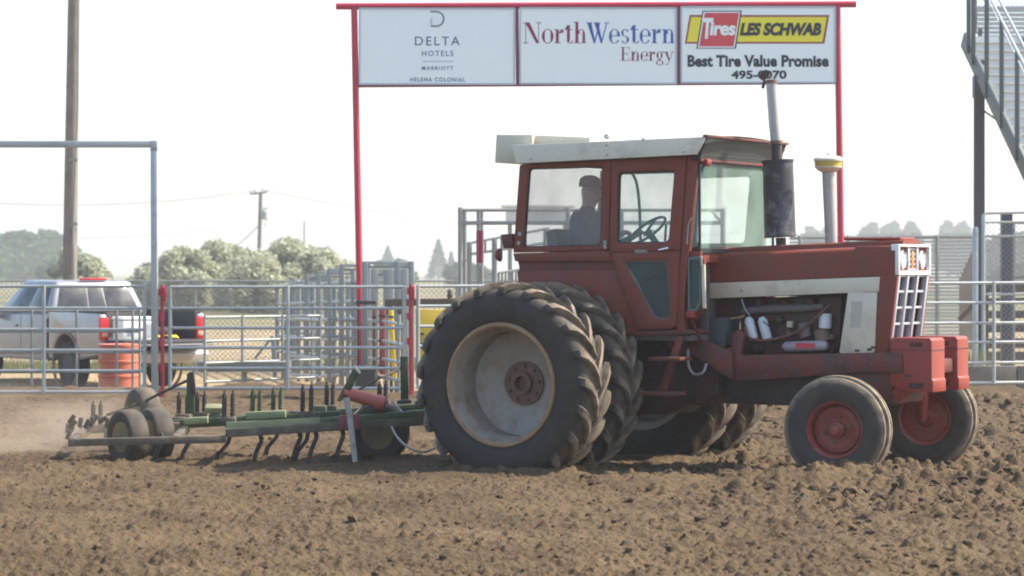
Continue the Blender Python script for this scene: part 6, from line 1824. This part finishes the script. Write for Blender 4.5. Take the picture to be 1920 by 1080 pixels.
wb(MB().bar(st_pt(-.02), st_pt(1.25), .06, .30), 'stringer', M_stair, gs, bevel=.008)
wb(MB().bar(st_pt(-.02, 1.15), st_pt(1.25, 1.15), .06, .30), 'stringer', M_stair, gs, bevel=.008)
for k in range(20):
    t = .03 + 1.17 * k / 19
    p = st_pt(t, .02, .06); q = st_pt(t, 1.13, .06)
    wb(MB().bar(p, q, .28, .035), 'tread', M_bleach, gs)
    wb(MB().bar(p + Vector((0, .12, .07)), q + Vector((0, .12, .07)), .01, .10), 'riser', M_bleach, gs)
for px, yb in ((1816, 100), (1825, 122), (1850, 184), (1878, 241), (1907, 302), (1934, 360)):
    t = (px - 1809) / 123 + .02
    p = st_pt(t); 
    p = W(px, yb, p.y - .05)
    wb(MB().bar(p, p + Vector((0, 0, 1.85 if px > 1820 else 1.2)), .075, .055, up=(0, 1, 0)), 'baluster', M_stair, gs, bevel=.006)
for (x0, y0), (x1, y1), d0, d1, r in (((1840, -36), (1936, 152), 46.6, 44.2, .022), ((1855, -36), (1950, 145), 46.9, 44.5, .022), ((1846, -14), (1936, 170), 46.6, 44.2, .012)):
    wb(MB().tube([W(x0, y0, d0), W(x1, y1, d1)], r, 10), 'handrail', M_bleach, gs, smooth=True)
for k in range(28):
    y = 20 + 8.2 * k
    d = 50.5 - .02 * k
    x0 = 1829 + max(0, (y - 60) * .40)
    wb(MB().bar(W(x0, y, d), W(2080, y - 1, d), .10, .062), 'seat_plank', M_bleach, gs, fix=False)
for px, y in ((1836, 60), (1865, 118), (1895, 180), (1922, 235)):      # seat brackets
    wb(MB().bar(W(px, y + 30, 50.2), W(px + 2, y - 6, 50.2), .07, .06, up=(0, 1, 0)), 'seat_bracket', M_stair, gs)
    wb(MB().bar(W(px - 6, y + 22, 50.1), W(px + 14, y + 22, 50.1), .05, .05), 'seat_bracket', M_stair, gs)
wb(MB().tube([W(1829, 14, 50), W(2080, 13, 50)], .03, 8), 'back_rail', M_bleach, gs, smooth=True)
wb(MB().tube([W(1829, -120, 50), W(1829, 60, 50)], .03, 8), 'back_post', M_stair, gs, smooth=True)
chainlink(None, (W(1830, 0, 50).x, 50, 0), (W(2080, 0, 50).x, 50, 0), W(0, 14, 50).z, W(0, -110, 50).z, .09, .004, root=gs, name='guard_mesh')
wb(MB().tube([W(1845, 208, 47), W(1876, 230, 45.8)], .018, 8), 'tie_rod', M_stair, gs, smooth=True)

# dust kicked up behind the cultivator
dc = bmesh.new(); bmesh.ops.create_icosphere(dc, subdivisions=3, radius=1)
me = bpy.data.meshes.new('dust_cloud'); dc.to_mesh(me); dc.free()
dust = bpy.data.objects.new('dust_cloud', me); COL.objects.link(dust)
dust.location = W(110, 822, 24.9); dust.scale = (1.7, 1.5, .62); dust.location.z = .15
m = bpy.data.materials.new('soil_dust'); m.use_nodes = True
t = m.node_tree; t.nodes.remove(t.nodes['Principled BSDF']); N, L = t.nodes, t.links
pv = N.new('ShaderNodeVolumePrincipled'); pv.inputs['Color'].default_value = (.80, .68, .52, 1)
tc = N.new('ShaderNodeTexCoord'); ln = N.new('ShaderNodeVectorMath'); ln.operation = 'LENGTH'; L.new(tc.outputs['Object'], ln.inputs[0])
nz = N.new('ShaderNodeTexNoise'); nz.inputs['Scale'].default_value = 2.2; nz.inputs['Detail'].default_value = 4; L.new(tc.outputs['Object'], nz.inputs['Vector'])
mr = N.new('ShaderNodeMapRange'); mr.inputs[1].default_value = 1.0; mr.inputs[2].default_value = .1; mr.inputs[3].default_value = 0; mr.inputs[4].default_value = 1.0; L.new(ln.outputs['Value'], mr.inputs[0])
m2 = N.new('ShaderNodeMapRange'); m2.inputs[1].default_value = .35; m2.inputs[2].default_value = .7; m2.inputs[4].default_value = .70; L.new(nz.outputs['Fac'], m2.inputs[0])
mu = N.new('ShaderNodeMath'); mu.operation = 'MULTIPLY'; L.new(mr.outputs[0], mu.inputs[0]); L.new(m2.outputs[0], mu.inputs[1])
L.new(mu.outputs[0], pv.inputs['Density']); L.new(pv.outputs[0], N['Material Output'].inputs['Volume'])
me.materials.append(m)
stuff(dust, 'tan dust cloud drifting off the back of the cultivator', 'dust')

# ---------------------------------------------------------------- air: hazy summer smoke over everything, dust behind the cultivator
hz = MB().box(-640, 640, -40, 1450, -1.6, 26)
haze = hz.build('haze', [])
m = bpy.data.materials.new('haze_air'); m.use_nodes = True
t = m.node_tree; t.nodes.remove(t.nodes['Principled BSDF'])
pv = t.nodes.new('ShaderNodeVolumePrincipled'); pv.inputs['Color'].default_value = (.93, .975, 1, 1); pv.inputs['Density'].default_value = .0007; pv.inputs['Anisotropy'].default_value = .3
t.links.new(pv.outputs[0], t.nodes['Material Output'].inputs['Volume'])
haze.data.materials.clear(); haze.data.materials.append(m)
stuff(haze, 'thin pale smoke haze hanging over the whole fairground', 'haze')
